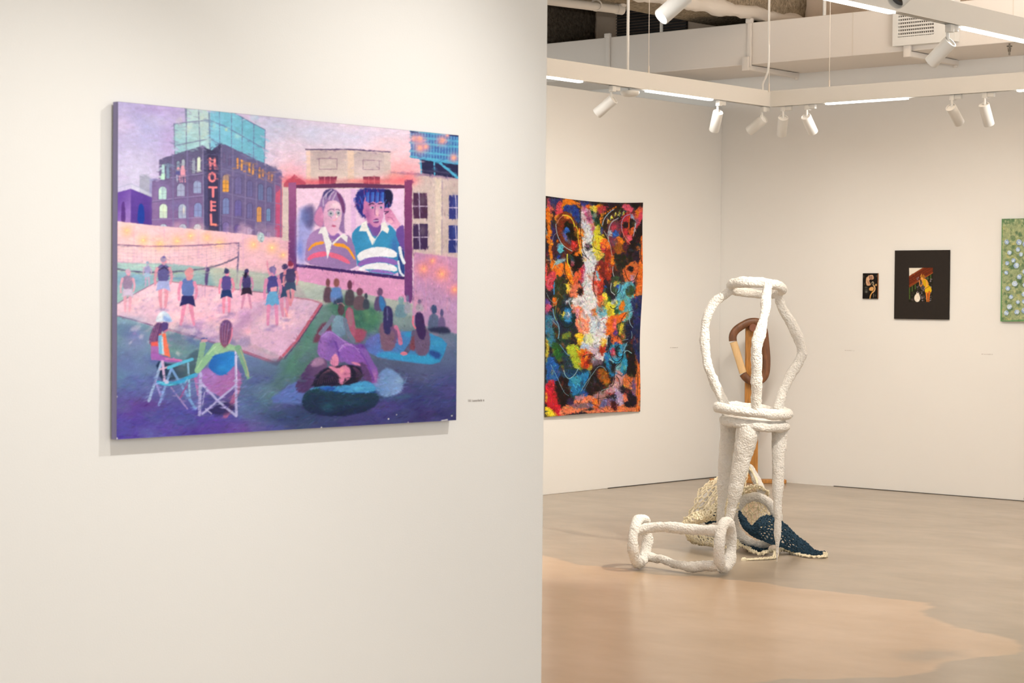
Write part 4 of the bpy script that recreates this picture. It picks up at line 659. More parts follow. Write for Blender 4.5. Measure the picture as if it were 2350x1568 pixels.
    for p, k in (([(440, 0), (700, 0), (700, 120), (820, 200), (830, 420), (800, 560), (780, 700), (680, 740), (640, 700), (520, 600), (540, 440), (460, 200)], 'dcd8dc'), ([(430, 110), (520, 90), (600, 200), (620, 380), (520, 430), (470, 330)], 'f09070'), ([(450, 120), (500, 100), (490, 200), (450, 210)], 'dc98a8'), ([(640, 120), (700, 60), (720, 140), (660, 200)], 'd8783c'),
                 ([(620, 240), (700, 300), (680, 420), (620, 420)], 'b8d0dc'), ([(560, 420), (680, 450), (640, 560), (560, 540)], 'd8e0a8'), ([(520, 540), (620, 560), (600, 640), (520, 660)], 'a4b8d8'), ([(620, 600), (740, 600), (760, 720), (660, 740)], 'c8b0c0'),
                 ([(300, 70), (400, 70), (430, 200), (420, 300), (340, 340), (260, 260), (240, 140)], '1c3440'), ([(310, 110), (370, 110), (390, 220), (340, 280), (300, 220)], '3888c0'), ([(335, 150), (365, 150), (360, 200), (335, 210)], 'c8dcec'), ([(285, 140), (310, 150), (305, 200), (285, 190)], 'd8c444'), ([(400, 40), (420, 60), (430, 160), (400, 120)], 'f07c5c'),
                 ([(60, 40), (140, 60), (120, 140), (60, 160)], 'c45878'), ([(60, 180), (200, 280), (180, 560), (100, 560), (60, 400)], '3c7894'), ([(150, 300), (230, 330), (240, 480), (180, 480)], '243028'), ([(60, 500), (100, 560), (90, 740), (60, 800)], 'c8b444'), ([(60, 760), (110, 780), (90, 1000), (60, 1150)], '5c8c74'),
                 ([(130, 540), (250, 560), (260, 780), (180, 740)], '2c5c2c'), ([(340, 590), (450, 570), (500, 660), (520, 860), (440, 880), (360, 700)], 'a8b838'), ([(430, 440), (520, 420), (530, 540), (470, 560), (450, 480)], 'ecc430'), ([(260, 430), (380, 390), (370, 480), (290, 490)], '6c7c34'), ([(480, 620), (640, 660), (650, 820), (560, 860), (500, 780)], 'd8741c'),
                 ([(520, 700), (600, 640), (590, 830), (540, 850)], 'c8301c'), ([(590, 700), (650, 690), (640, 800), (590, 830)], '6c2418'), ([(550, 690), (590, 690), (560, 780)], 'ec9c28'), ([(600, 830), (640, 840), (630, 920), (600, 900)], 'c8b440'),
                 ([(70, 780), (160, 760), (220, 900), (220, 1080), (140, 1120), (70, 1060)], '285ca0'), ([(60, 1080), (190, 1070), (210, 1250), (280, 1380), (250, 1480), (180, 1470), (60, 1330)], 'c82838'), ([(50, 1380), (110, 1400), (190, 1490), (50, 1500)], 'f0d438'), ([(50, 1210), (70, 1210), (65, 1290), (50, 1290)], 'f0cc3c'),
                 ([(200, 1040), (300, 950), (370, 1060), (360, 1200), (310, 1390), (230, 1330), (190, 1180)], '241818'), ([(370, 1000), (460, 930), (620, 920), (560, 1120), (480, 1190), (400, 1200), (360, 1120)], '2878ac'), ([(240, 880), (460, 900), (580, 900), (440, 960), (340, 1010)], '1c4064'), ([(380, 1010), (480, 960), (500, 1050), (400, 1080)], '3c98b8'),
                 ([(620, 960), (700, 850), (800, 860), (860, 1000), (860, 1100), (700, 1180), (620, 1300), (520, 1230), (600, 1080)], '261a1c'), ([(720, 900), (800, 880), (860, 980), (870, 1060), (780, 1060), (740, 1000)], '9c5c20'), ([(790, 1010), (870, 1010), (880, 1060), (800, 1070)], 'dc7c24'), ([(510, 1170), (570, 1160), (580, 1250), (510, 1240)], '2c5ca4'),
                 ([(270, 1400), (420, 1290), (600, 1230), (640, 1300), (560, 1400), (400, 1450), (250, 1480)], 'e8845c'), ([(320, 1270), (400, 1260), (400, 1340), (340, 1350)], '3c2c4c'), ([(420, 1240), (560, 1210), (520, 1270), (440, 1280)], 'b88494'), ([(330, 1350), (560, 1320), (640, 1360), (480, 1400)], '8c6c78'), ([(600, 1330), (780, 1280), (920, 1250), (900, 1370), (700, 1400)], '6c6c9c'),
                 ([(650, 1250), (760, 1160), (860, 1200), (800, 1260), (700, 1300)], 'b88888'), ([(840, 1150), (940, 1140), (950, 1190), (860, 1200)], 'c43030'), ([(640, 1280), (720, 1280), (740, 1400), (660, 1400)], 'dc6c34'), ([(780, 1390), (900, 1360), (1040, 1340), (1270, 1340), (1280, 1410), (900, 1440)], 'e88458'), ([(560, 1420), (900, 1400), (880, 1440), (560, 1460)], 'e4805c'),
                 ([(930, 890), (1060, 900), (1040, 1060), (960, 1170), (840, 1160), (860, 1090), (940, 1060)], 'c498a0'), ([(930, 1100), (1020, 1180), (1060, 1240), (1040, 1330), (960, 1340), (960, 1200)], 'b8a4cc'), ([(1000, 1120), (1100, 1120), (1230, 1220), (1230, 1320), (1100, 1350), (1060, 1300), (1080, 1200)], '241a28'), ([(1100, 930), (1200, 960), (1190, 1120), (1100, 1100), (1060, 1030)], 'dc7848'),
                 ([(1180, 1080), (1230, 960), (1230, 1230), (1180, 1160)], '7c5c84'), ([(1220, 700), (1290, 740), (1300, 960), (1290, 1200), (1280, 1380), (1240, 1360), (1235, 1000)], 'f0803c'), ([(1040, 1200), (1110, 1200), (1100, 1290), (1060, 1300)], 'e8846c'), ([(880, 1300), (950, 1290), (960, 1400), (910, 1400)], '4c1c24'),
                 ([(820, 40), (900, 20), (880, 100), (940, 120), (930, 280), (870, 300), (850, 160), (810, 120)], 'f0dc3c'), ([(870, 0), (990, 0), (990, 60), (930, 100), (880, 60)], 'dcd440'), ([(890, 0), (950, 0), (940, 30), (890, 30)], 'b8ccd4'), ([(700, 60), (820, 80), (820, 180), (740, 200)], '78b8cc'), ([(700, 0), (800, 0), (760, 80)], 'e08050'),
                 ([(1000, 0), (1190, 0), (1180, 200), (1040, 240), (960, 180), (980, 60)], '60acbc'), ([(1040, 0), (1080, 0), (1060, 120), (1000, 100)], 'e88424'), ([(940, 110), (1010, 90), (1000, 180), (950, 200)], '2c6440'), ([(850, 220), (960, 190), (1040, 160), (1100, 150), (1060, 220), (960, 300), (900, 400), (840, 420)], 'ec7428'), ([(920, 230), (970, 240), (970, 380), (920, 350)], 'ec6c74'),
                 ([(900, 380), (960, 370), (990, 500), (940, 560), (900, 480)], 'e86c34'), ([(920, 380), (970, 370), (970, 440), (930, 440)], '5c3c84'), ([(940, 510), (1000, 510), (990, 570), (940, 570)], '3c4898'), ([(1000, 300), (1070, 280), (1040, 400), (1000, 400)], 'dccc44'), ([(1060, 380), (1100, 380), (1080, 500), (1020, 500)], '8c5c24'), ([(990, 480), (1020, 470), (1040, 560), (1000, 540)], 'e07850'),
                 ([(1100, 300), (1200, 300), (1180, 480), (1120, 500)], '202444'), ([(1160, 60), (1200, 0), (1330, 0), (1325, 400), (1310, 740), (1240, 660), (1200, 400), (1220, 200)], '2c3468'), ([(1210, 360), (1330, 300), (1320, 640), (1260, 620)], '26305c'),
                 ([(880, 600), (960, 560), (1050, 580), (1060, 700), (990, 780), (900, 760), (870, 680)], '38a0cc'), ([(890, 600), (970, 620), (960, 700), (890, 690)], 'c44468'), ([(940, 570), (1000, 580), (980, 700), (940, 680)], '1c3c4c'), ([(820, 680), (870, 700), (880, 900), (960, 900), (900, 960), (860, 900), (820, 780)], '2c84bc'),
                 ([(1000, 860), (1060, 700), (1150, 700), (1110, 860), (1060, 930)], '3494bc'), ([(950, 830), (1010, 800), (1000, 890), (940, 890)], '7cb4c0'), ([(1100, 660), (1200, 640), (1240, 800), (1220, 950), (1110, 930), (1130, 800)], K), ([(1040, 560), (1120, 520), (1090, 640), (1060, 640)], '4c8cac'), ([(740, 580), (820, 560), (820, 640), (760, 700)], 'a43420'),
                 ([(770, 500), (820, 480), (810, 580), (770, 580)], 'e8bc4c'), ([(640, 740), (700, 740), (800, 780), (720, 830), (660, 820)], '6c5c6c')): c.poly(p, k, f=4, sm=1, j=3.5)
    c.ell(925, 660, 28, 24, 'd87c90'); c.line([(905, 690), (905, 650), (930, 625), (955, 650)], 10, 'c82c50', .9, sm=1)
    # brush texture and drawn lines over everything
    c.frame(*A); c.blobs(420, 60, 120, 1370, 2950, 15, [K, O, 'e06c38', '3c6cac', 'b84448', '5ca4b8', 'd8c84c', '2c2030', 'a85038', '3c5c40'], .38, 3, 1.3, 3, 3)
    c.blobs(260, 540, 260, 740, 2300, 14, ['e8e8ec', 'ccd4e0', 'dce0e4', 'c0ccdc'], .4, 2.5, 1.4, 3, 2)
    c.frame(0, 0, 1); c.dabs(5200, 1246, 448, 1478, 962, 4.2, 1.2, .22, .6, None, 2.2); c.dabs(2600, 1246, 448, 1478, 962, 3, .7, .3, .7, 1.3, 1.5)
    c.frame(*B)
    D = '181214'; L = 'a8c8d4'; c.frame(*A)
    for p, w, k in (([(215, 480), (220, 580), (260, 700), (330, 790), (420, 835)], 9, 'b8d4dc'), ([(300, 360), (370, 355), (430, 420), (450, 500)], 14, 'e8d83c'), ([(230, 470), (270, 390), (320, 360)], 8, 'd89080'), ([(470, 500), (500, 560), (490, 660), (540, 900)], 11, 'e8c838'), ([(530, 200), (520, 400), (540, 800), (600, 910)], 8, D),
                    ([(360, 880), (360, 980), (390, 1050)], 14, 'e8e050'), ([(390, 1040), (420, 1140), (440, 1170)], 6, 'c8b0a8'), ([(330, 950), (220, 980), (160, 1080)], 8, 'a8c8cc'), ([(330, 1000), (320, 1120), (400, 1280)], 10, K), ([(820, 480), (850, 380), (940, 290), (980, 270)], 13, 'a8b8cc'), ([(900, 700), (900, 560), (940, 440), (1040, 390)], 12, 'a8b8c0'),
                    ([(1090, 560), (1080, 440), (1130, 360), (1200, 345)], 9, '9cacd8'), ([(1090, 560), (1130, 660), (1200, 740)], 8, 'e8a090'), ([(1270, 470), (1260, 560), (1240, 640)], 9, 'b0bcd8'), ([(1190, 380), (1180, 500), (1190, 600)], 12, 'e87028'), ([(840, 560), (920, 700), (950, 900)], 8, 'b8bcb0'), ([(960, 1040), (950, 1100), (970, 1170)], 9, 'c8d4e0'),
                    ([(700, 620), (680, 700), (700, 800), (850, 840), (870, 780)], 6, D), ([(760, 600), (860, 650)], 6, D), ([(540, 860), (640, 950)], 6, D), ([(740, 1000), (700, 1130), (680, 1330), (720, 1440)], 7, D), ([(930, 1260), (920, 1370), (980, 1420)], 9, 'd8e0e8'), ([(1070, 1290), (1060, 1370), (1000, 1420)], 8, D), ([(1120, 1080), (1140, 1160), (1180, 1240), (1260, 1230), (1290, 1130)], 8, D),
                    ([(80, 1400), (120, 1490), (200, 1550), (240, 1470)], 6, '8ca8a4'), ([(190, 1260), (180, 1420)], 10, '50a0e0'), ([(75, 210), (80, 270), (60, 300)], 9, 'a8c8d8'), ([(80, 540), (100, 640)], 8, 'a8ccd4'), ([(170, 700), (190, 620), (230, 600)], 5, 'b0b0c0'), ([(90, 960), (150, 970)], 4, 'c8ccc8'), ([(100, 1300), (110, 1210), (170, 1210)], 5, 'dcb0b0'),
                    ([(1310, 560), (1340, 700), (1330, 900), (1350, 1000)], 9, K), ([(1300, 800), (1320, 960)], 8, K)): c.line(p, w, k, .9, sm=2)
    c.frame(*B)
    for p, w, k in (([(160, 100), (170, 200), (230, 300), (240, 400), (220, 480)], 12, '7cb0cc'), ([(240, 560), (330, 690), (360, 700)], 11, '5c90b4'), ([(360, 0), (400, 110), (420, 60)], 7, 'c8dce0'), ([(130, 230), (200, 300), (230, 340)], 6, '8cacb8'), ([(285, 900), (300, 960), (350, 1020), (430, 950), (470, 870)], 10, '9cc4d0'), ([(120, 820), (200, 990), (280, 1190), (340, 1230)], 6, '8cb8c4'),
                    ([(500, 1170), (580, 1040), (660, 930), (720, 840), (790, 840), (830, 900)], 8, '8cacb8'), ([(600, 900), (640, 960), (540, 1160)], 6, '7c9cac'), ([(830, 900), (870, 1000), (880, 1080)], 6, D), ([(860, 460), (850, 600), (900, 740), (970, 790), (1050, 720), (1060, 640)], 9, D), ([(820, 1130), (940, 1080), (930, 880)], 7, D), ([(760, 1160), (860, 1120)], 9, '8cb8b8'),
                    ([(980, 480), (1000, 340), (1040, 220), (1100, 150)], 7, D), ([(1050, 500), (1130, 480)], 7, '8cb0c4'), ([(1140, 220), (1150, 140), (1200, 120)], 9, '9cc4d4'), ([(1140, 200), (1160, 290), (1200, 330)], 9, '9cc4d4'), ([(1060, 670), (1110, 620), (1180, 660)], 12, '9cc8d0'), ([(1060, 640), (1100, 560), (1120, 520)], 8, '9cbcc8'), ([(870, 740), (920, 780)], 12, 'a8ccd4'), ([(920, 870), (1020, 790), (1060, 700)], 8, D),
                    ([(1180, 380), (1190, 430), (1180, 470)], 8, '8cb0c4'), ([(1250, 760), (1260, 1000), (1250, 1200)], 6, K), ([(1270, 900), (1265, 1080)], 5, K), ([(760, 240), (800, 205), (840, 230)], 7, 'c84868'), ([(440, 850), (480, 890), (500, 830), (490, 780)], 6, '8c9c6c'), ([(880, 60), (920, 100), (980, 60)], 9, D), ([(430, 590), (470, 640), (500, 660)], 10, 'f0d02c'),
                    ([(520, 720), (600, 680), (700, 690), (640, 720)], 6, D), ([(200, 60), (180, 160), (200, 250)], 10, '6c8034'), ([(700, 1270), (840, 1240)], 7, D), ([(730, 1180), (720, 1330)], 7, D), ([(650, 1340), (800, 1420)], 6, D), ([(440, 1300), (470, 1350), (500, 1270)], 5, D), ([(960, 960), (1000, 1010), (1010, 1080)], 8, D), ([(980, 930), (1040, 970)], 7, D), ([(1170, 1060), (1120, 1000)], 6, D), ([(830, 1350), (850, 1400)], 6, K)): c.line(p, w, k, .9, sm=2)
    for x, y, r in ((330, 200, 105), (1010, 640, 55)): c.line([(x+r*math.cos(t/6), y+r*1.35*math.sin(t/6)) for t in range(0, 30)], 9, D, .8)
    c.frame(0, 0, 1); c.dabs(2200, 1246, 448, 1478, 962, 2.6, .7, .16, .5, None, 1)
    c.grow = 1
    c.grain(.09, 3); c.grain(.08, 10)
    return c
def paint_poppy():
    c = Canvas(1971, 625, 2010, 688, 7, '14100e', 5); c.frame(1920, 560, 5.227)
    for p, k in (([(315, 410), (340, 385), (370, 370), (400, 372), (412, 400), (405, 430), (370, 420), (350, 440), (380, 490), (345, 505), (318, 490)], 'd4a884'), ([(345, 385), (400, 380), (395, 430), (360, 425)], '8c6454'), ([(330, 420), (350, 440), (370, 490), (330, 490)], 'b08468'),
                 ([(358, 525), (390, 510), (415, 530), (405, 560), (370, 565), (352, 550)], 'd8a468'), ([(425, 485), (445, 475), (450, 500), (430, 510)], 'd0a060')): c.poly(p, k, sm=1, j=.3)
    c.line([(412, 500), (428, 535), (415, 570), (385, 590), (370, 620), (366, 656)], (16, 11), 'dcb080', sm=2, j=.2); c.line([(400, 560), (380, 600), (368, 650)], 6, 'd8902c', sm=1, j=.1)
    c.ell(398, 472, 17, 24, '50483c', j=.1); c.line([(384, 470), (398, 450), (412, 470), (400, 495)], 5, 'd4c4a0', sm=1, j=.1)
    for p in ([(345, 375), (352, 440)], [(322, 410), (345, 450)], [(375, 372), (372, 420)], [(395, 375), (388, 425)], [(318, 450), (350, 490)]): c.line(p, 4, 'ecd0b0', .8, j=.1)
    c.glow(322, 560, 22, '4c4c44', .9, 30); c.glow(322, 575, 14, '84847c', .8, 8); c.glow(318, 520, 18, '5c5c50', .8, 9)
    for x, y in ((300, 480), (445, 385), (290, 390), (432, 620)): c.glow(x, y, 6, '6c6658', .7, 14)
    c.line([(408, 600), (408, 640)], 7, '9c8c7c', .8); c.line([(462, 352), (462, 655)], 8, 'b87c4c'); c.line([(280, 351), (462, 351)], 3, '6c5c48', .6)
    return c
def paint_photo():
    c = Canvas(2040, 568, 2180, 742, 4.5, '2a2420', 6); c.frame(1920, 560, 5.227); c.grain(.05, 2)
    c.poly([(838, 286), (1122, 288), (1115, 694), (832, 694)], '1c1610', j=0)
    c.poly([(838, 286), (1000, 288), (838, 385)], 'e4dccc', j=.1); c.poly([(838, 385), (1000, 288), (1122, 288), (1120, 350), (838, 515)], '6c2c14', j=.1)
    for k in range(5): c.line([(838, 392+k*27), (1122, 228+k*30)] if k > 2 else [(838, 392+k*27), (1010+k*50, 290)], 7, '9c4c24' if k in (0, 4) else '54200c', .9, j=.1)
    c.blobs(80, 860, 330, 1090, 460, 5, ['8c3c18', '4c1c0c'], .6, 1.5, None, 1, .5)
    c.poly([(838, 515), (1120, 350), (1120, 356), (838, 523)], 'b05c2c', j=.1)
    c.poly([(838, 523), (1120, 358), (1115, 694), (832, 694)], '1c1a10', j=.1)
    for x, y, h in ((842, 530, 130), (874, 510, 60), (910, 490, 50), (1096, 375, 60), (1060, 400, 30)): c.line([(x, y), (x, y+h)], 12, '5c7c34', .8, f=2, j=.1)
    c.blobs(150, 930, 400, 1112, 690, 6, ['8c7c8c', '6c5c64', 'a898a4', '3c2c28', '544848'], .7, 2, None, 1, .5); c.blobs(30, 850, 560, 930, 690, 7, ['54484c', '2c241c'], .6, 2, None, 1, .5)
    # woman in yellow, white animal ornament
    c.poly([(985, 430), (1000, 395), (1020, 415), (1050, 430), (1075, 480), (1060, 520), (1030, 520), (1000, 490)], 'd8943c', sm=1, j=.2); c.poly([(1000, 440), (1030, 430), (1060, 450), (1062, 500), (1030, 530), (1005, 490)], 'c8a024', sm=1, j=.2)
    c.poly([(1030, 510), (1060, 490), (1090, 510), (1108, 550), (1100, 590), (1070, 585), (1050, 600), (1022, 580)], 'dcb028', sm=1, j=.2); c.line([(1030, 540), (1080, 510)], 6, '5c4010', .8)
    c.line([(1045, 590), (1048, 640), (1050, 694)], (24, 12), 'dc7c34', j=.2); c.line([(1078, 580), (1072, 640), (1070, 694)], (26, 12), 'c8682c', j=.2)
    c.ell(990, 415, 14, 20, 'dca054', j=.1); c.poly([(968, 400), (985, 360), (992, 385), (1010, 362), (1030, 395), (1015, 430), (1000, 400)], '9c6424', sm=1, j=.2); c.line([(975, 395), (988, 362)], 6, 'e8a44c')
    c.line([(960, 440), (965, 500), (980, 515), (1000, 470)], 11, 'd08848', sm=1, j=.1); c.line([(1045, 440), (1050, 500), (1030, 530)], 12, 'e09c50', sm=1, j=.1)
    c.ell(933, 650, 36, 48, 'ece0d0', j=.1); c.ell(937, 612, 20, 22, 'ece0d0', j=.1); c.line([(930, 605), (928, 583)], 6, 'f0e4d4'); c.line([(950, 605), (955, 585)], 6, 'f0e4d4'); c.blobs(24, 905, 600, 960, 690, 4, ['f8f4ec', 'd8c4a8'], .5)
    return c
def paint_flower_field():
    c = Canvas(2286, 494, 2424, 748, 4, '97a27c', 8); c.frame(2200, 480, 4.127)
    g = c.rng
    c.poly([(380, 80), (960, 80), (960, 120), (380, 130)], '4c7050', f=20, j=4)
    c.blobs(900, 385, 140, 920, 1080, 9, ['7c8c64', 'aeb488', 'c0c090', '8c9c70', '647c58', 'b8b478'], .7, 2, None, 2, 1)
    c.blobs(90, 390, 180, 920, 1060, 15, ['48684c', '3c5c44', '587454'], .7, 1.6, None, 3, 2); c.blobs(60, 395, 95, 920, 160, 8, ['a4ac84', '3c6444', 'b4b894'], .8, 2.4, 1.5, 2, 1)
    F = [(437, 312), (555, 315), (612, 335), (545, 385), (462, 415), (575, 432), (500, 490), (440, 515), (528, 538), (432, 605), (558, 648), (610, 600), (515, 712), (447, 755), (615, 725), (478, 838), (605, 815), (545, 890), (605, 885), (463, 932), (433, 990), (535, 985), (605, 975)]
    F += [(620+g.rand()*280, 300+g.rand()*700) for _ in range(26)]
    for x, y in F:
        r = 19+g.rand()*8; c.ell(x+3, y+8, r*1.1, r*1.1, '4c6450', .6, 3)
        for k in range(6): c.ell(x+r*.5*math.cos(k*1.05), y+r*.5*math.sin(k*1.05), r*.55, r*.55, ['a8bcd8', 'bccce0', '94acd0', 'c8d8e8'][g.randint(4)], .95, 1)
        c.ell(x, y, r*.35, r*.35, 'dce8f0', .8)
    c.line([(390, 82), (383, 1068), (960, 1068)], 12, '5c8c5c', .9); c.line([(390, 86), (960, 86)], 8, '547c50', .8); c.grain(.12, 2)
    return c
# ================================================================ THE SETTING
XL, YB, XN = -10.06, 14.12, -4.45          # far left wall, back wall, near wall (planes)
def block(name, x0, y0, z0, x1, y1, z1, m=WALL, bevel=0):
    b = MB(); b.box(x0, y0, z0, x1, y1, z1); return tag(b.build(name, m, smooth=False, bevel=bevel), kind='structure')
block('wall_back', -16, YB, 0, 4, YB+.2, 3.74)
block('wall_back_upper', -16, YB+.01, 3.74, 4, YB+.2, 4.8, WALLD)
block('wall_left', XL-.16, -1.0, 0, XL, YB, 3.165, bevel=.004)
block('wall_near', XN-.30, -3.0, 0, XN, 5.223, 3.3, bevel=.006)
# floor: polished concrete, tan cement area meeting a greyer one along a wandering edge
def make_floor():
    x0, x1, y0, y1, st = -11.2, -2.6, 4.8, 14.3, .02
    xs = np.concatenate([[-18], np.arange(x0, x1, st), [6]]); ys = np.concatenate([[-5], np.arange(y0, y1, st), [14.32]])
    X, Y = np.meshgrid(xs, ys); W, H = len(xs), len(ys)
    edge = [(1150, 1262), (1247, 1275), (1290, 1289), (1330, 1297), (1400, 1304), (1470, 1313), (1560, 1322), (1660, 1327), (1740, 1336), (1775, 1345), (1860, 1353), (2000, 1368), (2080, 1376), (2118, 1383), (2130, 1392), (2115, 1402), (2125, 1412), (2160, 1428), (2190, 1440), (2250, 1449), (2300, 1462), (2338, 1482),
            (2330, 1500), (2290, 1508), (2230, 1507), (2180, 1522), (2120, 1540), (2040, 1551), (1920, 1554), (1800, 1556), (1740, 1566), (1690, 1580), (1150, 1640)]
    hole = [(2072, 1500), (2090, 1490), (2130, 1488), (2190, 1490), (2205, 1500), (2190, 1512), (2140, 1520), (2090, 1516)]
    def world(pts):
        out = []
        for px, py in pts:
            d = rr*((px-1175)/FPX)+dd*((py-784)/FPX)+fw; t = -1.5/d.z; out.append((EYE.x+d.x*t, EYE.y+d.y*t))
        return np.array(out)
    def sd(P, X, Y):
        ins = np.zeros(X.shape, bool); q = np.full(X.shape, 1e9)
        for (ax, ay), (bx, by) in zip(P, np.roll(P, -1, 0)):
            if ay != by: ins ^= ((ay > Y) != (by > Y)) & (X < (bx-ax)*(Y-ay)/(by-ay)+ax)
            t = np.clip(((X-ax)*(bx-ax)+(Y-ay)*(by-ay))/((bx-ax)**2+(by-ay)**2), 0, 1)
            q = np.minimum(q, (X-ax-t*(bx-ax))**2+(Y-ay-t*(by-ay))**2)
        return np.where(ins, 1, -1)*np.sqrt(q)
    Xw = X+.05*vnoise(X*4, Y*4, 3)+.02*vnoise(X*13, Y*13, 5); Yw = Y+.05*vnoise(X*4, Y*4, 7)+.02*vnoise(X*13, Y*13, 9)
    m = np.clip(sd(world(edge), Xw, Yw)/.026+.5, 0, 1)*(1-.75*np.clip(sd(world(hole), Xw, Yw)/.12+.5, 0, 1))
    V = np.stack([X, Y, np.zeros_like(X)], -1).reshape(-1, 3)
    i = (np.arange(H-1)[:, None]*W+np.arange(W-1)).ravel(); Q = np.stack([i, i+1, i+W+1, i+W], 1)
    me = bpy.data.meshes.new('floor'); me.vertices.add(len(V)); me.vertices.foreach_set('co', V.ravel())
    me.loops.add(Q.size); me.loops.foreach_set('vertex_index', Q.ravel()); me.polygons.add(len(Q)); me.polygons.foreach_set('loop_start', np.arange(0, Q.size, 4)); me.update()
    a = me.attributes.new('tone', 'FLOAT', 'POINT'); a.data.foreach_set('value', m.ravel().astype(np.float32))
    mt = bpy.data.materials.new('polished_concrete'); mt.use_nodes = True; N = mt.node_tree.nodes; L = mt.node_tree.links; b = N['Principled BSDF']
    at_ = N.new('ShaderNodeAttribute'); at_.attribute_name = 'tone'; tc = N.new('ShaderNodeTexCoord'); mp = N.new('ShaderNodeMapping'); mp.inputs['Rotation'].default_value = (0, 0, .72); mp.inputs['Scale'].default_value = (1, 1.6, 1); L.new(tc.outputs['Object'], mp.inputs[0])
    def noi(s, d=6, v=None):
        n = N.new('ShaderNodeTexNoise'); n.inputs['Scale'].default_value = s; n.inputs['Detail'].default_value = d; L.new((v or mp).outputs[0], n.inputs[0]); return n
    def ramp(src, c0, c1, p0=.35, p1=.65):
        r = N.new('ShaderNodeValToRGB'); r.color_ramp.elements[0].position = p0; r.color_ramp.elements[1].position = p1; r.color_ramp.elements[0].color = (*c0, 1); r.color_ramp.elements[1].color = (*c1, 1); L.new(src, r.inputs[0]); return r
    def mix(f, a, c, mode='MIX'):
        x = N.new('ShaderNodeMix'); x.data_type = 'RGBA'; x.blend_type = mode
        if isinstance(f, float): x.inputs[0].default_value = f
        else: L.new(f, x.inputs[0])
        L.new(a, x.inputs[6]); L.new(c, x.inputs[7]); return x.outputs[2]
    g = ramp(noi(1.3).outputs[0], (.375, .295, .213), (.435, .35, .26)); t = ramp(noi(1.1).outputs[0], (.54, .38, .245), (.61, .44, .30))
    c = mix(at_.outputs['Fac'], g.outputs[0], t.outputs[0])
    c = mix(.3, c, ramp(noi(9, 8).outputs[0], (.90, .89, .88), (1, 1, 1), .25, .75).outputs[0], 'MULTIPLY')
    v = N.new('ShaderNodeTexVoronoi'); v.inputs['Scale'].default_value = .8; L.new(tc.outputs['Object'], v.inputs[0])
    c = mix(.8, c, ramp(v.outputs['Distance'], (.45, .38, .32), (1, 1, 1), .004, .009).outputs[0], 'MULTIPLY')
    L.new(c, b.inputs['Base Color']); rg = ramp(noi(5).outputs[0], (.22,)*3, (.27,)*3, .2, .8); L.new(rg.outputs[0], b.inputs['Roughness']); b.inputs['Specular IOR Level'].default_value = .5
    tag(link('floor', me, mt), kind='structure')
make_floor()
block('ceiling', -16, -4, 4.7, 4, YB+.2, 4.85, WALLD)
# thin dark strips drawn for the gap under the far left wall and the back wall
for n, a in (('gap_strip_left', (XL-.001, 12.6, 0, XL+.004, 14.1, .006)), ('gap_strip_back', (-8.9, YB-.004, 0, -4.0, YB, .005))): block(n, *a, m=DARKM)

# ---- things overhead, above the walls
D0, D1, DZ0, DZ1 = 13.36, YB, 3.41, 3.745
duct = empty('air_duct', (-8, 13.7, 3.41), 'long square white painted air duct running along the top of the back wall', 'duct')
b = MB(); b.box(-14, D0, DZ0, -3, D1-.002, DZ1); b.build('duct_body', DUCTM, duct, smooth=False, bevel=.006)
for x in (-10.70, -8.30, -6.95, -9.25, -12.2):
    b = MB(); b.box(x-.018, D0-.022, DZ0-.02, x+.018, D0-.002, DZ1+.02)
    b.box(x-.03, D0-.03, DZ1-.005, x+.03, D0-.002, DZ1+.03)
    if x in (-10.70, -9.25):
        b.build('duct_strap', DUCTM, duct, bevel=.003)
for x in (-9.27, -7.80):
    b = MB(); b.box(x-.022, D0-.03, DZ0-.045, x+.022, D1-.05, DZ0-.004); b.box(x-.03, D0-.045, DZ0-.05, x+.03, D0-.02, DZ0+.06)
    b.tube([(x, D1-.06, DZ0-.06), (x, D1-.06, DZ0+.01)], .016)
    b.build('duct_hanger', DUCTM, duct, bevel=.004)
for x in (-8.30, -6.95):
    b = MB(); b.box(x-.004, D0-.003, DZ0+.003, x+.004, D0-.0005, DZ1-.003); b.build('duct_seam', WHITEP, duct, smooth=False)
for x, y in ((-8.57, D0+.02), (-10.16, D0+.02)):
    b = MB(); b.tube([(x, y, DZ1-.01), (x, y, 4.7)], .014); b.build('hanger_rod', WHITE, duct)
b = MB(); b.lathe([(0, .004), (.02, .004), (.02, -.004), (0, -.004)], Matrix.Translation((-7.008, 13.42, DZ0-.02))); b.tube([(-7.008, 13.42, DZ0), (-7.008, 13.42, DZ0-.085)], .006)
b.tube([(-7.02, 13.42, DZ0-.03), (-7.016, 13.42, DZ0-.06)], .003); b.tube([(-6.996, 13.42, DZ0-.03), (-7.0, 13.42, DZ0-.06)], .003)
tag(b.build('fire_sprinkler', mat('bronze', (.16, .13, .10), .4, metal=.6)), 'small dark fire sprinkler head hanging under the white duct at the right', 'sprinkler')
settle(duct)
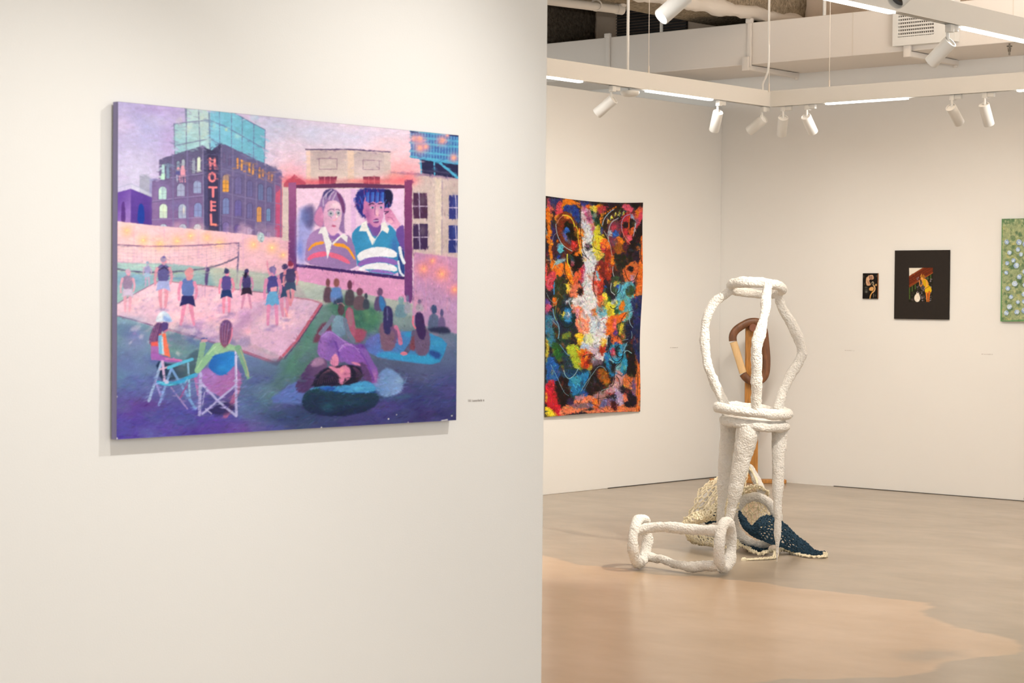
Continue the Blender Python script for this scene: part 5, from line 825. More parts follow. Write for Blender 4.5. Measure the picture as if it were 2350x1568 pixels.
# supply grille on the duct
gr = empty('air_vent', (-7.68, D0-.06, 3.5), 'white air supply vent with a grid of small dark openings on the duct', 'vent')
gx0, gx1, gz0, gz1 = -7.86, -7.555, 3.508, 3.76
b = MB(); fx0, fx1, fz0, fz1, fy = -7.905, -7.38, 3.445, 3.80, D0-.075
b.box(fx0, fy, fz0, fx1, D0-.001, gz0); b.box(fx0, fy, gz1, fx1, D0-.001, fz1); b.box(fx0, fy, gz0, gx0, D0-.001, gz1); b.box(gx1, fy, gz0, fx1, D0-.001, gz1); b.build('vent_frame', WHITE, gr, smooth=False, bevel=.0)
b = MB(); b.box(gx0, fy+.022, gz0, gx1, fy+.026, gz1); b.build('vent_backing', DARKM, gr, smooth=False)
for k in range(10):
    b = MB(); z = gz0+.006+k*(gz1-gz0)/9.6; b.box(gx0, fy+.004, z, gx1, fy+.021, z+.0125); b.build('vent_slat', WHITE, gr, smooth=False)
b = MB()
for k in range(17): x = gx0+.008+k*(gx1-gx0)/17; b.box(x, fy+.012, gz0, x+.006, fy+.021, gz1)
b.build('vent_fins', WHITEP, gr, smooth=False)
settle(gr)
# louvre on the upper back wall
lv = empty('wall_louvre', (-10.83, YB, 3.9), 'black slatted louvre high on the dark upper back wall above the duct', 'louvre')
b = MB(); b.box(-11.21, YB-.012, 3.60, -10.44, YB+.006, 4.115); b.build('louvre_backing', mat('black_metal', (.035, .034, .035), .6), lv, smooth=False)
for k in range(13):
    z = 3.78+k*.0257
    b = MB(); b.add([(-11.21, YB-.03, z), (-10.44, YB-.03, z), (-10.44, YB-.012, z+.010), (-11.21, YB-.012, z+.010), (-11.21, YB-.03, z-.003), (-10.44, YB-.03, z-.003), (-10.44, YB-.012, z+.007), (-11.21, YB-.012, z+.007)], [(0, 1, 2, 3), (4, 7, 6, 5), (0, 4, 5, 1), (3, 2, 6, 7), (0, 3, 7, 4), (1, 5, 6, 2)])
    b.build('louvre_slat', SLAT, lv, smooth=False)
settle(lv)
def rough_box(name, x0, y0, z0, x1, y1, z1, m, parent=None, st=.05, amp=.012):
    bm = bmesh.new(); bmesh.ops.create_cube(bm, size=1)
    for v in bm.verts: v.co = Vector((x0 if v.co.x < 0 else x1, y0 if v.co.y < 0 else y1, z0 if v.co.z < 0 else z1))
    n = int(max(x1-x0, y1-y0)/st); bmesh.ops.subdivide_edges(bm, edges=bm.edges, cuts=min(n, 40), use_grid_fill=True); bm.normal_update()
    for v in bm.verts: v.co += v.normal*(amp*noise.noise(v.co*6)+amp*.5*noise.noise(v.co*22))
    me = bpy.data.meshes.new(name); bm.to_mesh(me); bm.free(); return link(name, me, m, parent)
def lumpy(name, pts, r, m, parent=None, bump=.02):
    b = MB(); q = spline([(*p, r) for p in pts], .05); b.tube([t[:3] for t in q], [t[3] for t in q], 18, bump=bump, freq=5); return b.build(name, m, parent)
bm1 = empty('ceiling_beam', (-9.6, 12, 3.86), 'brown sprayed beam with a lumpy white edge above the duct, upper middle', 'beam')
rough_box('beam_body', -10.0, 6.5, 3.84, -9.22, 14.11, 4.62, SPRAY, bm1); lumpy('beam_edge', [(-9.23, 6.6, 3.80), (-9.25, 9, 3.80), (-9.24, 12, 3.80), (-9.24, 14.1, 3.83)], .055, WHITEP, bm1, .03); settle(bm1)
bm2 = empty('ceiling_beam', (-12, 12, 3.8), 'dark rough sprayed beam beside the edge of the near wall, upper left', 'beam')
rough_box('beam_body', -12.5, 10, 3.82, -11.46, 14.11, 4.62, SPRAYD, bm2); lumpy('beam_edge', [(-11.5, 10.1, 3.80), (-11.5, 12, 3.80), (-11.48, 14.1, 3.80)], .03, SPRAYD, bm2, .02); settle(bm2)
pp = empty('water_pipe', at(1340, 12, 15.5), 'white painted pipe with an elbow end under the dark ceiling', 'pipe')
A_, B_ = at(1215, -4, 15.2), at(1424, 22, 15.8); el = [A_, A_.lerp(B_, .5), A_.lerp(B_, .97), B_+Vector((0, 0, .012)), B_+Vector((.012, .01, .05)), B_+Vector((.014, .012, .14))]
b = MB(); b.tube([p[:3] for p in spline([tuple(p) for p in el[:5]], .02)], .034, 20); b.tube([el[2]-(B_-A_)*.02, el[2]+(B_-A_)*.05], .040, 20); b.build('pipe_run', WHITEP, pp)
b = MB(); b.tube([el[4]-Vector((0, 0, .02)), el[5]+Vector((0, 0, .9))], [.022, .014], 14); b.build('riser', mat('brass', (.35, .20, .08), .4, metal=.7), pp)
b = MB(); c0 = at(1368, 12, 15.62); b.tube([c0+Vector((0, 0, .05+.042*math.sin(a)-.05))+rt*.042*math.cos(a)*1.0 for a in np.linspace(0, 6.28, 20, endpoint=False)], .007, 8, closed=True); b.tube([c0+Vector((0, 0, .04)), c0+Vector((0, 0, 1.2))], .008, 10); b.build('pipe_clamp', WHITEP, pp); settle(pp)

# ================================================================ HANGING LIGHT RAILS
RW, RH, RZ = .052, .112, 2.9
def rail(name, segs, label, strips, rods, wires):
    root = empty(name, (segs[0][0], segs[0][1], RZ), label, 'light rail')
    for x0, y0, x1, y1 in segs:
        b = MB(); w = RW/2; t = .006
        if x0 == x1:
            b.box(x0-w, y0, RZ+.012, x0+w, y1, RZ+RH); b.box(x0-w, y0, RZ, x0-w+t, y1, RZ+.012); b.box(x0+w-t, y0, RZ, x0+w, y1, RZ+.012); b.box(x0-.006, y0, RZ+.001, x0-.002, y1, RZ+.012)
        else:
            b.box(x0, y0-w, RZ+.012, x1, y0+w, RZ+RH); b.box(x0, y0-w, RZ, x1, y0-w+t, RZ+.012); b.box(x0, y0+w-t, RZ, x1, y0+w, RZ+.012); b.box(x0, y0-.006, RZ+.001, x1, y0-.002, RZ+.012)
        b.build('rail_profile', WHITE, root, smooth=False)
    for a, c in strips:
        b = MB(); w = .019
        if a[0] == c[0]: b.box(a[0]-w, a[1], RZ-.010, a[0]+w, c[1], RZ+.008)
        else: b.box(a[0], a[1]-w, RZ-.010, c[0], a[1]+w, RZ+.008)
        b.build('light_strip', LED, root, smooth=False)
    for x, y in rods:
        b = MB(); b.tube([(x, y, RZ+RH-.01), (x, y, 4.72)], .0095, 12); b.build('suspension_rod', WHITE, root)
    for x, y in wires:
        b = MB(); b.tube([(x, y, RZ+RH-.01), (x, y, RZ+RH+.05)], .006, 8); b.tube([(x, y, RZ+RH+.04), (x, y, 4.72)], .0022, 6); b.build('suspension_wire', WHITEP, root)
    return root
R1 = rail('light_rail', [(-8.14, 7.0, -8.14, 12.0+RW/2), (-8.14+RW/2, 12.0, -3.2, 12.0), (-5.02, 5.7, -5.02, 12.0-RW/2)],
          'white rectangular suspended light rail frame hanging in the gallery corner', STRIPS, [(-8.14, 10.36)], [(-8.14, 10.585), (-8.11, 11.95), (-7.64, 12.0), (-5.02, 8.7)])
q = spline([(-8.16, 11.95, RZ+RH-.01), (-8.165, 11.95, RZ+RH+.05), (-8.12, 11.95, RZ+RH+.14), (-8.115, 11.95, RZ+RH+.3), (-8.12, 11.955, 3.5), (-8.115, 11.95, 4.72)], .03)
b = MB(); b.tube([p[:3] for p in q], .0085, 10); b.build('power_cable', WHITE, R1)
b = MB(); b.tube([(-8.15, 10.40, RZ-.025), (-8.15, 10.40, RZ+.012)], .012); b.lathe([(0, .0), (.062, 0), (.064, -.012), (.052, -.028), (.035, -.034), (0, -.034)], Matrix.Translation((-8.15, 10.40, RZ-.020))); tag(b.build('smoke_detector', WHITE), 'round white detector disc fixed under the left light rail', 'detector')
# near rails, above the top of the picture: they carry the spotlights that wash the near wall
b = MB(); b.box(-5.02-.018, 10.0, RZ+RH, -5.02+.018, 11.6, RZ+RH+.001); b.build('duct_fill_strip', LED, R1, smooth=False)  # added glowing strip, unseen on the rail top, goes with the duct fill
NR = rail('light_rail', [(-5.02+RW/2, 6.41, -2.4, 6.41)], 'white suspended light rail crossing just above the top of the view', [], [(-3.9, 6.41)], []); settle(NR)
settle(R1); RZ = 3.5
NW = rail('light_rail', [(-2.95, 2.0, -2.95, 6.2)], 'white suspended light rail in front of the near wall', [], [(-2.95, 3.0)], []); settle(NW); RZ = 2.9
def spot(x, y, along, aim, label, energy=0, angle=50, blend=.8, col=WARM, lit=False, dark=False, grp='track spotlights on the light rails', scale=1.0, hang=.10, zr=RZ, target=None):
    base = Vector((x, y, zr)); root = empty('track_spotlight', base, label, 'spotlight', grp)
    b = MB(); L, w = .034*scale, .017*scale
    if along == 'y': b.box(x-w, y-L, zr-.040, x+w, y+L*.1, zr-.0005); b.box(x-w*.8, y+L*.1, zr-.032, x+w*.8, y+L*1.5, zr-.0005)
    else: b.box(x-L, y-w, zr-.040, x+L*.1, y+w, zr-.0005); b.box(x+L*.1, y-w*.8, zr-.032, x+L*1.5, y+w*.8, zr-.0005)
    b.build('track_adapter', WHITE, root, bevel=.003)
    d = (Vector(target)-(base-Vector((0, 0, .14)))).normalized() if target else Vector(aim).normalized()
    piv = base-Vector((0, 0, hang*scale))+(Vector((-.012, 0, 0)) if along == 'y' else Vector((0, -.012, 0)))
    if along == 'y': piv.y -= L*.4
    else: piv.x -= L*.4
    b = MB(); b.tube([(piv.x, piv.y, zr-.038), piv], .0085*scale, 12); b.build('swivel_neck', WHITE, root)
    M = Matrix.Translation(piv+d*.045*scale) @ d.to_track_quat('Z', 'Y').to_matrix().to_4x4() @ Matrix.Scale(scale, 4)
    b = MB(); r = .036; b.lathe([(0, -.060), (r*.82, -.060), (r*.84, -.067), (r*.98, -.067), (r, -.063), (r, .080), (r*.96, .083), (r*.90, .082), (r*.86, .072), (r*.86, .060)], M, 40)
    h = b.build('lamp_housing', WHITE, root)
    b = MB(); b.lathe([(0, .064), (r*.86, .064), (r*.86, .062), (0, .062)], M, 32); b.build('lens', LENS if lit else LENSD, h)
    if energy:
        o = lamp('SPOT', 'spot_beam', M @ Vector((0, 0, .085)), M @ Vector((0, 0, 1)), energy, col, spot_size=math.radians(angle), spot_blend=blend, shadow_soft_size=.03)
    settle(root)
    return root
spot(-8.14, 10.22, 'y', (-1, 0, -1), 'white track spotlight at the left end of the rail, tilted to the lower left', 52, 110, 1, target=(-10.05, 9.8, 1.3), lit=True)
spot(-8.14, 11.40, 'y', (-.62, .47, -1), 'white track spotlight hanging almost upright just right of the long light strip', 40, 80, 1, lit=True)
spot(-8.14, 12.0-.06, 'y', (-1, 0, -.66), 'white track spotlight lying nearly sideways just left of the rail corner', 26, 120, 1, lit=True)
spot(-8.0, 12.0, 'x', (-.55, .66, -1), 'white track spotlight hanging straight down just right of the rail corner', 36, 120, 1, lit=True)
spot(-7.80, 12.0, 'x', (-.05, 1.0, -1), 'white track spotlight beside the left end of the back light strip', 34, 125, 1, lit=True)
spot(-6.66, 12.0, 'x', (.05, 1.15, -1), 'white track spotlight, left one of the two near the right end of the rail', 6, 125, 1, lit=True)
spot(-6.42, 12.0, 'x', (0, .6, -1), 'white track spotlight, right one of the two near the right end of the rail', 5, 125, 1, lit=True)
spot(-5.02, 9.0, 'y', (-1.15, .05, -1), 'large nearer white track spotlight below the air vent, seen from behind', 270, 52, .9, lit=True)
spot(-5.02, 6.78, 'y', (-.5, -1, -.95), 'nearest white track spotlight with its glowing lens facing the room', 60, 60, 1, lit=True, hang=.135)
spot(-3.70, 6.41, 'x', (-.25, -1, -.75), 'spotlight with a dark unlit lens at the top edge beside the right rail', 0, 60, 1, hang=.24)
spot(-8.14, 9.1, 'y', 0, 'white track spotlight hidden behind the near wall aimed at the abstract canvas', 72, 62, 1, NEUT, lit=True, target=(-10.05, 11.2, 2.0))
# wall washers for the near wall
spot(-2.95, 5.15, 'y', 0, 'white track spotlight above the near wall aimed at the purple painting', 110, 78, 1, NEUT, lit=True, target=(-4.45, 4.0, .7), grp='near wall spotlights', zr=3.5)
spot(-2.95, 3.3, 'y', 0, 'white track spotlight aimed at the left part of the near wall', 84, 68, 1, NEUT, lit=True, target=(-4.45, 3.05, .45), grp='near wall spotlights', zr=3.5)

# ================================================================ PAINTINGS
def homography(src, dst):
    A = []
    for (x, y), (u, v) in zip(src, dst):
        A += [[x, y, 1, 0, 0, 0, -u*x, -u*y, -u], [0, 0, 0, x, y, 1, -v*x, -v*y, -v]]
    return np.linalg.svd(np.array(A, float))[2][-1].reshape(3, 3)
def painting(name, canvas, quad, origin, ux, w, h, depth, nu, nv, label, cat, m, side='707090', wavy=None, gap=.004, out=None, rows=None, gain=1.0, sat=.04, gam=1.0):
    """painted front made of nu x nv faces; quad = its corners in the picture plane the canvas was painted in; origin = lower corner, ux = direction along the wall"""
    H = homography([(0, 1), (1, 1), (1, 0), (0, 0)], quad)
    u, v = np.meshgrid(np.linspace(0, 1, nu+1), np.linspace(0, 1, nv+1)); p = H @ np.stack([u.ravel(), v.ravel(), np.ones(u.size)])
    col = unlin(canvas.sample(p[0]/p[2], p[1]/p[2])); col = np.clip((col+(col-col.mean(1, keepdims=True))*sat), .003, 1)**gam*gain
    o, X, Nn = Vector(origin), Vector(ux), Vector(out); uu, vv = u.ravel(), v.ravel(); off = np.zeros(u.size)
    U, V = uu*w, vv*h
    if wavy: U, V, off = wavy(uu, vv, U, V)
    co = np.array(o)+np.outer(U, X)+np.outer(off+depth+gap, Nn); co[:, 2] += V
    W = nu+1; i = (np.arange(nv)[:, None]*W+np.arange(nu)).ravel(); Q = np.stack([i, i+1, i+W+1, i+W], 1)
    if Vector((X.x, X.y, 0)).cross(Vector((0, 0, 1))).dot(Nn) < 0: Q = Q[:, ::-1]
    rim = list(range(0, W))+[k*W+nu for k in range(1, nv+1)]+[nv*W+k for k in range(nu-1, -1, -1)]+[k*W for k in range(nv-1, 0, -1)]; n0 = len(co)
    back = co[rim]-np.outer(np.full(len(rim), depth), np.array(Nn)); n = len(rim); f2 = [(rim[k], rim[(k+1) % n], n0+(k+1) % n, n0+k) for k in range(n)]
    Vv = np.vstack([co, back]); Qa = np.vstack([Q, np.array(f2)])
    me = bpy.data.meshes.new(name); me.vertices.add(len(Vv)); me.vertices.foreach_set('co', Vv.ravel())
    me.loops.add(Qa.size); me.loops.foreach_set('vertex_index', Qa.ravel().astype(np.int32)); me.polygons.add(len(Qa)); me.polygons.foreach_set('loop_start', np.arange(0, Qa.size, 4)); me.update()
    C = np.ones((len(Vv), 4)); C[:n0, :3] = col; C[n0:, :3] = unlin(hexc(side))
    if rows is not None: C[n0:, :3] = col[rim]*.8
    a = me.color_attributes.new('paint', 'FLOAT_COLOR', 'POINT'); a.data.foreach_set('color', C.ravel().astype(np.float32))
    mi = np.zeros(len(Qa), np.int32); mi[len(Q):] = 1; ob = link(name, me, [m, rows or mat(name+'_edge', tuple(unlin(hexc(side))), .8, .2, .2, 120)], None, False); me.polygons.foreach_set('material_index', mi)
    return tag(ob, label, cat)
PM = paint_mat('oil_paint', .6, .15, .25); PMD = paint_mat('matt_print', .7, .2, .05)
big = painting('painting', paint_rooftop_cinema(), [(255, 235), (1037, 311), (1030, 966), (258, 1008)], (XN, 3.392, 1.113), (0, 1, 0), 1.357, .919, .022, 860, 600,
         'large purple painting of an outdoor cinema and volleyball court on the near wall', 'painting', PM, '9088ac', gap=.008, out=(1, 0, 0))
def hang(u, v, U, V):
    bulge = .02*np.sin(math.pi*u)**2*(.3+.7*(1-v))+.02*(1-v)**3*(1-u)*.5+.004*(1+np.sin(u*9+v*5))
    V = V+np.where(v > .98, 1, 0)*0-.020*np.sin(math.pi*np.clip(u, 0, 1))*v**4+.010*np.sin(math.pi*u)*(1-v)**4
    U = U+.010*np.sin(v*11+1)*(u**6)-.022*(1-v)**2*u**4
    return U, V, bulge
painting('painting', paint_abstract(), [(1254, 450), (1475, 465), (1471, 942), (1247, 959)], (XL, 11.79, .605), (0, 1, 0), 1.222, 1.706, .003, 380, 640,
         'tall unframed multicoloured abstract canvas with figures hanging on the far left wall', 'painting', PM, '3a2c2c', wavy=hang, gap=.004, out=(1, 0, 0), gain=.86, sat=0, gam=1.08)
painting('painting', paint_poppy(), [(1973, 627), (2008, 627), (2007.5, 686), (1973, 685)], (-8.640, YB, 1.543), (1, 0, 0), .140, .206, .012, 90, 130,
         'smallest artwork on the back wall, a pale poppy flower on black', 'painting', PM, 'a87048', out=(0, -1, 0))
painting('photograph_print', paint_photo(), [(2048, 574.3), (2173, 575), (2170, 735.3), (2045, 731.2)], (-8.345, YB, 1.383), (1, 0, 0), .489, .547, .014, 330, 380,
         'black matted picture with a small photo of a woman in yellow', 'picture', PMD, '1c1814', out=(0, -1, 0))
painting('painting', paint_flower_field(), [(2294, 502), (2420, 500), (2417, 746), (2291, 739)], (-7.405, YB, 1.375), (1, 0, 0), .44, .789, .022, 260, 420,
         'green painting of a field of pale blue flowers cut by the right edge', 'painting', PM, '5c8c5c', out=(0, -1, 0))
# small vinyl captions on the walls: rows of tiny letter strokes
def caption(o, ux, w, h, n, label, seed, out):
    g = random.Random(seed); b = MB(); o = Vector(o); X = Vector(ux); Nn = Vector(out); x = 0
    def bar(a, c, z0, z1):
        p = [o+X*a+Vector((0, 0, z0)), o+X*c+Vector((0, 0, z0)), o+X*c+Vector((0, 0, z1)), o+X*a+Vector((0, 0, z1))]
        b.add(p+[t+Nn*.0008 for t in p], [(4, 5, 6, 7), (0, 1, 5, 4), (1, 2, 6, 5), (2, 3, 7, 6), (3, 0, 4, 7), (3, 2, 1, 0)])
    st = w/n; t = h*.16
    for k in range(n):
        if k in (int(n*.22), int(n*.86)): continue
        a = k*st; e = a+st*.72; top = h if g.random() < .3 else h*.68
        bar(a, a+t, 0, top)
        if g.random() < .8: bar(a+t, e, g.choice((0, h*.3, h*.6)), g.choice((.16*h, .46*h, .76*h)) if False else 0+t if g.random() < .5 else h*.68)
        if g.random() < .6: bar(e-t, e, 0, h*.66)
    return tag(b.build('wall_caption', INK, smooth=False), label, 'wall text')
caption((XN+.0002, 4.837, 1.168), (0, 1, 0), .081, .008, 20, 'tiny grey printed caption right of the large purple painting', 1, (1, 0, 0))
caption((XL+.0002, 13.412, 1.118), (0, 1, 0), .109, .009, 18, 'tiny grey caption on the far left wall right of the abstract canvas', 2, (1, 0, 0))
caption((-8.81, YB-.0002, 1.116), (1, 0, 0), .091, .008, 18, 'tiny faint caption below and left of the black picture', 3, (0, -1, 0))
caption((-7.575, YB-.0002, 1.115), (1, 0, 0), .097, .008, 18, 'tiny faint caption left of the green flower painting', 4, (0, -1, 0))

caption((-7.205, YB-.0002, .012), (1, 0, 0), .05, .022, 5, 'small dark marks low on the back wall at the right edge', 6, (0, -1, 0))

# ================================================================ WHITE STACKED SCULPTURE
def ptube(b, pts, n=20, bump=.009, closed=False, step=.012, seed=0):
    """pts = (px, py, depth, radius in metres)"""
    P = [(*at(p[0], p[1], p[2]), p[3]) for p in pts]; q = spline(P, step, closed); b.tube([t[:3] for t in q], [max(t[3], .002) for t in q], n, closed, bump, 11, seed=seed)
def ring(b, c, rad, r, ax=None, rx=1, ry=1, bump=.009, n=20, seed=0, U=None, V=None, flat=1):
    P = []
    for k in range(40):
        a = 2*math.pi*k/40; w = 1+.03*noise.noise(Vector((math.cos(a)*1.5+seed, math.sin(a)*1.5, seed))); P.append((*(c+U*rad*rx*w*math.cos(a)+V*rad*ry*w*math.sin(a)), r*(1+.12*noise.noise(Vector((math.cos(a)*2, math.sin(a)*2, seed+5))))))
    q = spline(P, .014, True); b.tube([t[:3] for t in q], [t[3] for t in q], n, True, bump, 11, seed=seed)
DS = 11.75; FH = Vector((fw.x, fw.y, 0)).normalized(); ZU = Vector((0, 0, 1))
sc = empty('sculpture', Vector((*at(1727, 1285, DS)[:2], 0)), 'tall white papier-mache sculpture of an open cage standing on a three-legged stool', 'sculpture')
stool = MB(); c = at(1731, 971, DS); U1 = (rt-ZU*.09).normalized(); V1 = (FH+ZU*.04).normalized()
ring(stool, c, .178, .029, U=U1, V=V1, seed=2)
so = stool.build('stool_ring', PLASTER, sc)
b = MB(); V_ = [c+ZU*.03]; n = 40
V_ = [c+ZU*.031]+[c+ZU*.031+U1*.185*math.cos(a)*(1+.04*math.sin(5*a))+V1*.185*math.sin(a) for a in np.linspace(0, 6.283, n, endpoint=False)]; V_ += [p-ZU*.008 for p in V_]
b.add(V_, [(0, 1+k, 1+(k+1) % n) for k in range(n)]+[(n+1, n+2+(k+1) % n, n+2+k) for k in range(n)]+[(1+k, n+2+k, n+2+(k+1) % n, 1+(k+1) % n) for k in range(n)]); b.build('stool_skin', PLASTER, sc)
S_ = 1/392.0
legs = [[(1673, 968, DS+.10, 18*S_), (1671, 1000, DS+.11, 18*S_), (1666, 1050, DS+.12, 16.5*S_), (1662, 1100, DS+.13, 14.5*S_), (1657, 1150, DS+.14, 11*S_), (1653, 1200, DS+.15, 8*S_), (1650, 1250, DS+.16, 5*S_), (1649, 1272, DS+.18, 3*S_)],
        [(1720, 972, DS-.13, 27*S_), (1716, 1000, DS-.13, 25*S_), (1706, 1040, DS-.11, 22.5*S_), (1696, 1087, DS-.09, 17.5*S_), (1686, 1139, DS-.06, 14*S_), (1672, 1191, DS-.03, 10*S_), (1660, 1240, DS, 6*S_), (1653, 1281, DS, 3*S_)],
        [(1789, 985, DS-.03, 18*S_), (1788, 1010, DS-.04, 17*S_), (1787, 1045, DS-.06, 15.5*S_), (1786, 1087, DS-.08, 13*S_), (1785, 1139, DS-.1, 11*S_), (1785, 1191, DS-.12, 8*S_), (1784, 1244, DS-.14, 5.5*S_), (1783, 1290, DS-.15, 3*S_)]]
for i, l in enumerate(legs):
    b = MB(); ptube(b, l, 22, .009, seed=i*3+1); b.build('stool_leg', PLASTER, sc)
c = at(1728, 942, DS); b = MB(); ring(b, c, .205, .030, U=(rt-ZU*.085).normalized(), V=(FH+ZU*.02).normalized(), seed=7); b.build('cage_base_ring', PLASTER, sc)
struts = [[(1683, 664, DS, 10*S_), (1662, 678, DS+.02, 10.5*S_), (1640, 696, DS+.03, 11*S_), (1622, 730, DS+.03, 10.5*S_), (1616, 770, DS+.03, 11*S_), (1620, 810, DS+.02, 11.5*S_), (1628, 850, DS, 10.5*S_), (1644, 888, DS, 11*S_), (1660, 922, DS, 11*S_), (1666, 936, DS, 11*S_)],
          [(1784, 668, DS+.05, 10.5*S_), (1789, 690, DS+.07, 11*S_), (1800, 718, DS+.09, 11*S_), (1818, 745, DS+.1, 11*S_), (1835, 785, DS+.11, 10.5*S_), (1841, 812, DS+.11, 11.5*S_), (1826, 843, DS+.1, 11*S_), (1804, 882, DS+.08, 11*S_), (1790, 920, DS+.06, 11*S_), (1784, 940, DS+.05, 11*S_)],
          [(1761, 655, DS-.16, 11*S_), (1759, 680, DS-.19, 11.5*S_), (1756, 712, DS-.23, 11.5*S_), (1748, 750, DS-.26, 11.5*S_), (1738, 795, DS-.28, 12.5*S_), (1736, 838, DS-.27, 12.5*S_), (1735, 887, DS-.24, 12*S_), (1736, 920, DS-.21, 13*S_), (1738, 940, DS-.2, 13*S_)]]
for i, l in enumerate(struts):
    b = MB(); ptube(b, l, 22, .010, seed=i*3+21); b.build('cage_strut', PLASTER, sc)
c = at(1737, 661, DS); b = MB(); ring(b, c, .150, .0285, U=(rt-ZU*.09).normalized(), V=(FH-ZU*.22).normalized(), seed=11); b.build('cage_top_ring', PLASTER, sc)
settle(sc)

# ---- barrel-shaped frame lying in front
bf = empty('sculpture', Vector((*at(1565, 1318, 11.05)[:2], 0)), 'white papier-mache open barrel frame lying on its side on the floor', 'sculpture')
HB = (rt*.38+FH*.92).normalized()
for cx, cy, d, sdv in ((1468, 1256, 11.27, 31), (1664, 1264, 11.08, 33)):
    c = at(cx, cy, d); c.z = .031+.1285; b = MB(); ring(b, c, .125, .030, U=HB, V=ZU, seed=sdv); b.build('barrel_ring', PLASTER, bf)
S2 = 1/410.0
for i, l in enumerate([[(1458, 1222, 11.2, 11*S2), (1475, 1214, 11.2, 12*S2), (1505, 1211, 11.18, 11.5*S2), (1548, 1212, 11.12, 12*S2), (1600, 1216, 11.08, 12*S2), (1652, 1218, 11.0, 12*S2)],
                       [(1478, 1274, 11.36, 12*S2), (1500, 1281, 11.33, 11*S2), (1520, 1285, 11.28, 10*S2), (1548, 1294, 11.2, 10.5*S2), (1582, 1302, 11.1, 11.5*S2), (1611, 1299, 11.06, 10.5*S2), (1650, 1299, 11.0, 11*S2)]]):
    b = MB(); ptube(b, l, 20, .009, seed=41+i); b.build('barrel_bar', PLASTER, bf)
settle(bf)

# ---- tipped ring frame behind, under the nets
rf = empty('sculpture', Vector((*at(1735, 1250, 12.3)[:2], 0)), 'white papier-mache ring frame lying behind the stool legs under the cream net', 'sculpture')
U3 = (rt*.86-FH*.5).normalized(); b = MB(); c = at(1734, 1190, 12.22); c.z = .03+.145; ring(b, c, .142, .030, U=U3, V=(ZU*.99+FH*.12).normalized(), ry=1.03, seed=51); b.build('large_ring', PLASTER, rf)
for i, l in enumerate([[(1748, 1128, 12.3, .026), (1735, 1100, 12.45, .026), (1722, 1074, 12.6, .022)], [(1700, 1226, 12.3, .024), (1650, 1232, 12.3, .024), (1600, 1233, 12.28, .022)], [(1722, 1074, 12.6, .024), (1690, 1092, 12.5, .022), (1640, 1120, 12.4, .022), (1605, 1170, 12.3, .022), (1600, 1232, 12.25, .022)]]):
    b = MB(); ptube(b, l, 18, .005, seed=61+i); b.build('frame_bar', PLASTER, rf)
settle(rf)

# ---- knotted nets: an irregular hexagonal mesh of yarn laid over a surface given by rows of points
def surf(rows, u, v):
    R, Cn = len(rows), len(rows[0]); g = np.array(rows, float)
    def cr(a, t): return .5*(2*a[1]+(a[2]-a[0])*t+(2*a[0]-5*a[1]+4*a[2]-a[3])*t*t+(3*a[1]-a[0]-3*a[2]+a[3])*t**3)
    x = min(max(u, 0), .9999)*(Cn-1); y = min(max(v, 0), .9999)*(R-1); i, k = int(x), int(y); fx, fy = x-i, y-k
    L = lambda n, m: min(max(n, 0), m-1)
    return cr([cr([g[L(k+dy, R)][L(i+dx, Cn)] for dx in (-1, 0, 1, 2)], fx) for dy in (-1, 0, 1, 2)], fy)
def net(b, rows, nu, nv, r, seed, jit=.28, sag=.01, zig=.2, loops=0):
    g = random.Random(seed); pts = {}
    def P(i, k):
        if (i, k) not in pts:
            u = (i+g.uniform(-jit, jit))/nu; v = (k+g.uniform(-jit, jit)*.6+(zig if (i+k) % 2 else -zig))/nv
            q = surf(rows, u, v); p = at(q[0], q[1], q[2]); p += Vector((g.uniform(-1, 1), g.uniform(-1, 1), g.uniform(-1, 1)))*sag; p.z = max(p.z, r+.001); pts[(i, k)] = p
        return pts[(i, k)]
    def strand(a, c):
        m = (a+c)/2+Vector((g.uniform(-1, 1), g.uniform(-1, 1), -1))*(a-c).length*.06; m.z = max(m.z, r+.001); w = r*g.uniform(.85, 1.2); b.tube([a, m, c], [w*1.3, w*.85, w*1.3], 6)
    for k in range(nv+1):
        for i in range(nu+1):
            if i < nu: strand(P(i, k), P(i+1, k))
            if k < nv and (i+k) % 2 == 1: strand(P(i, k), P(i, k+1))
            if loops and g.random() < loops: strand(P(i, k), P(min(i+1, nu), min(k+1, nv)))
def braid(b, pts, r, amp, pitch, seed=0):
    P = [(*at(p[0], p[1], p[2]),) for p in pts]; q = spline(P, .006); Ls = [Vector(t) for t in q]
    for ph in (0, 2.1, 4.2):
        out = []; s = 0
        for i, p in enumerate(Ls):
            t = (Ls[min(i+1, len(Ls)-1)]-Ls[max(i-1, 0)]).normalized(); u = t.cross(ZU).normalized(); s += .006
            o = p+u*amp*math.sin(s/pitch*6.28+ph)+ZU*amp*.7*math.sin(2*s/pitch*6.28+ph); o.z = max(o.z, r+.001); out.append(o)
        b.tube(out, r, 6)
cn = empty('crochet_net', Vector((*at(1640, 1255, 12.2)[:2], 0)), 'cream crocheted yarn net draped over the white ring frame with a trailing cord', 'net')
b = MB()
net(b, [[(1640, 1099, 12.45), (1668, 1090, 12.5), (1694, 1082, 12.55), (1718, 1070, 12.6)], [(1606, 1122, 12.15), (1640, 1118, 12.1), (1675, 1112, 12.1), (1712, 1105, 12.3)], [(1592, 1155, 12.05), (1630, 1150, 11.98), (1670, 1145, 12.05), (1705, 1140, 12.3)], [(1576, 1190, 12.1), (1615, 1184, 12.0), (1660, 1178, 12.05), (1700, 1175, 12.3)]], 20, 9, .0044, 3, .22, .003)
b.build('upper_net', CREAM, cn); b = MB()
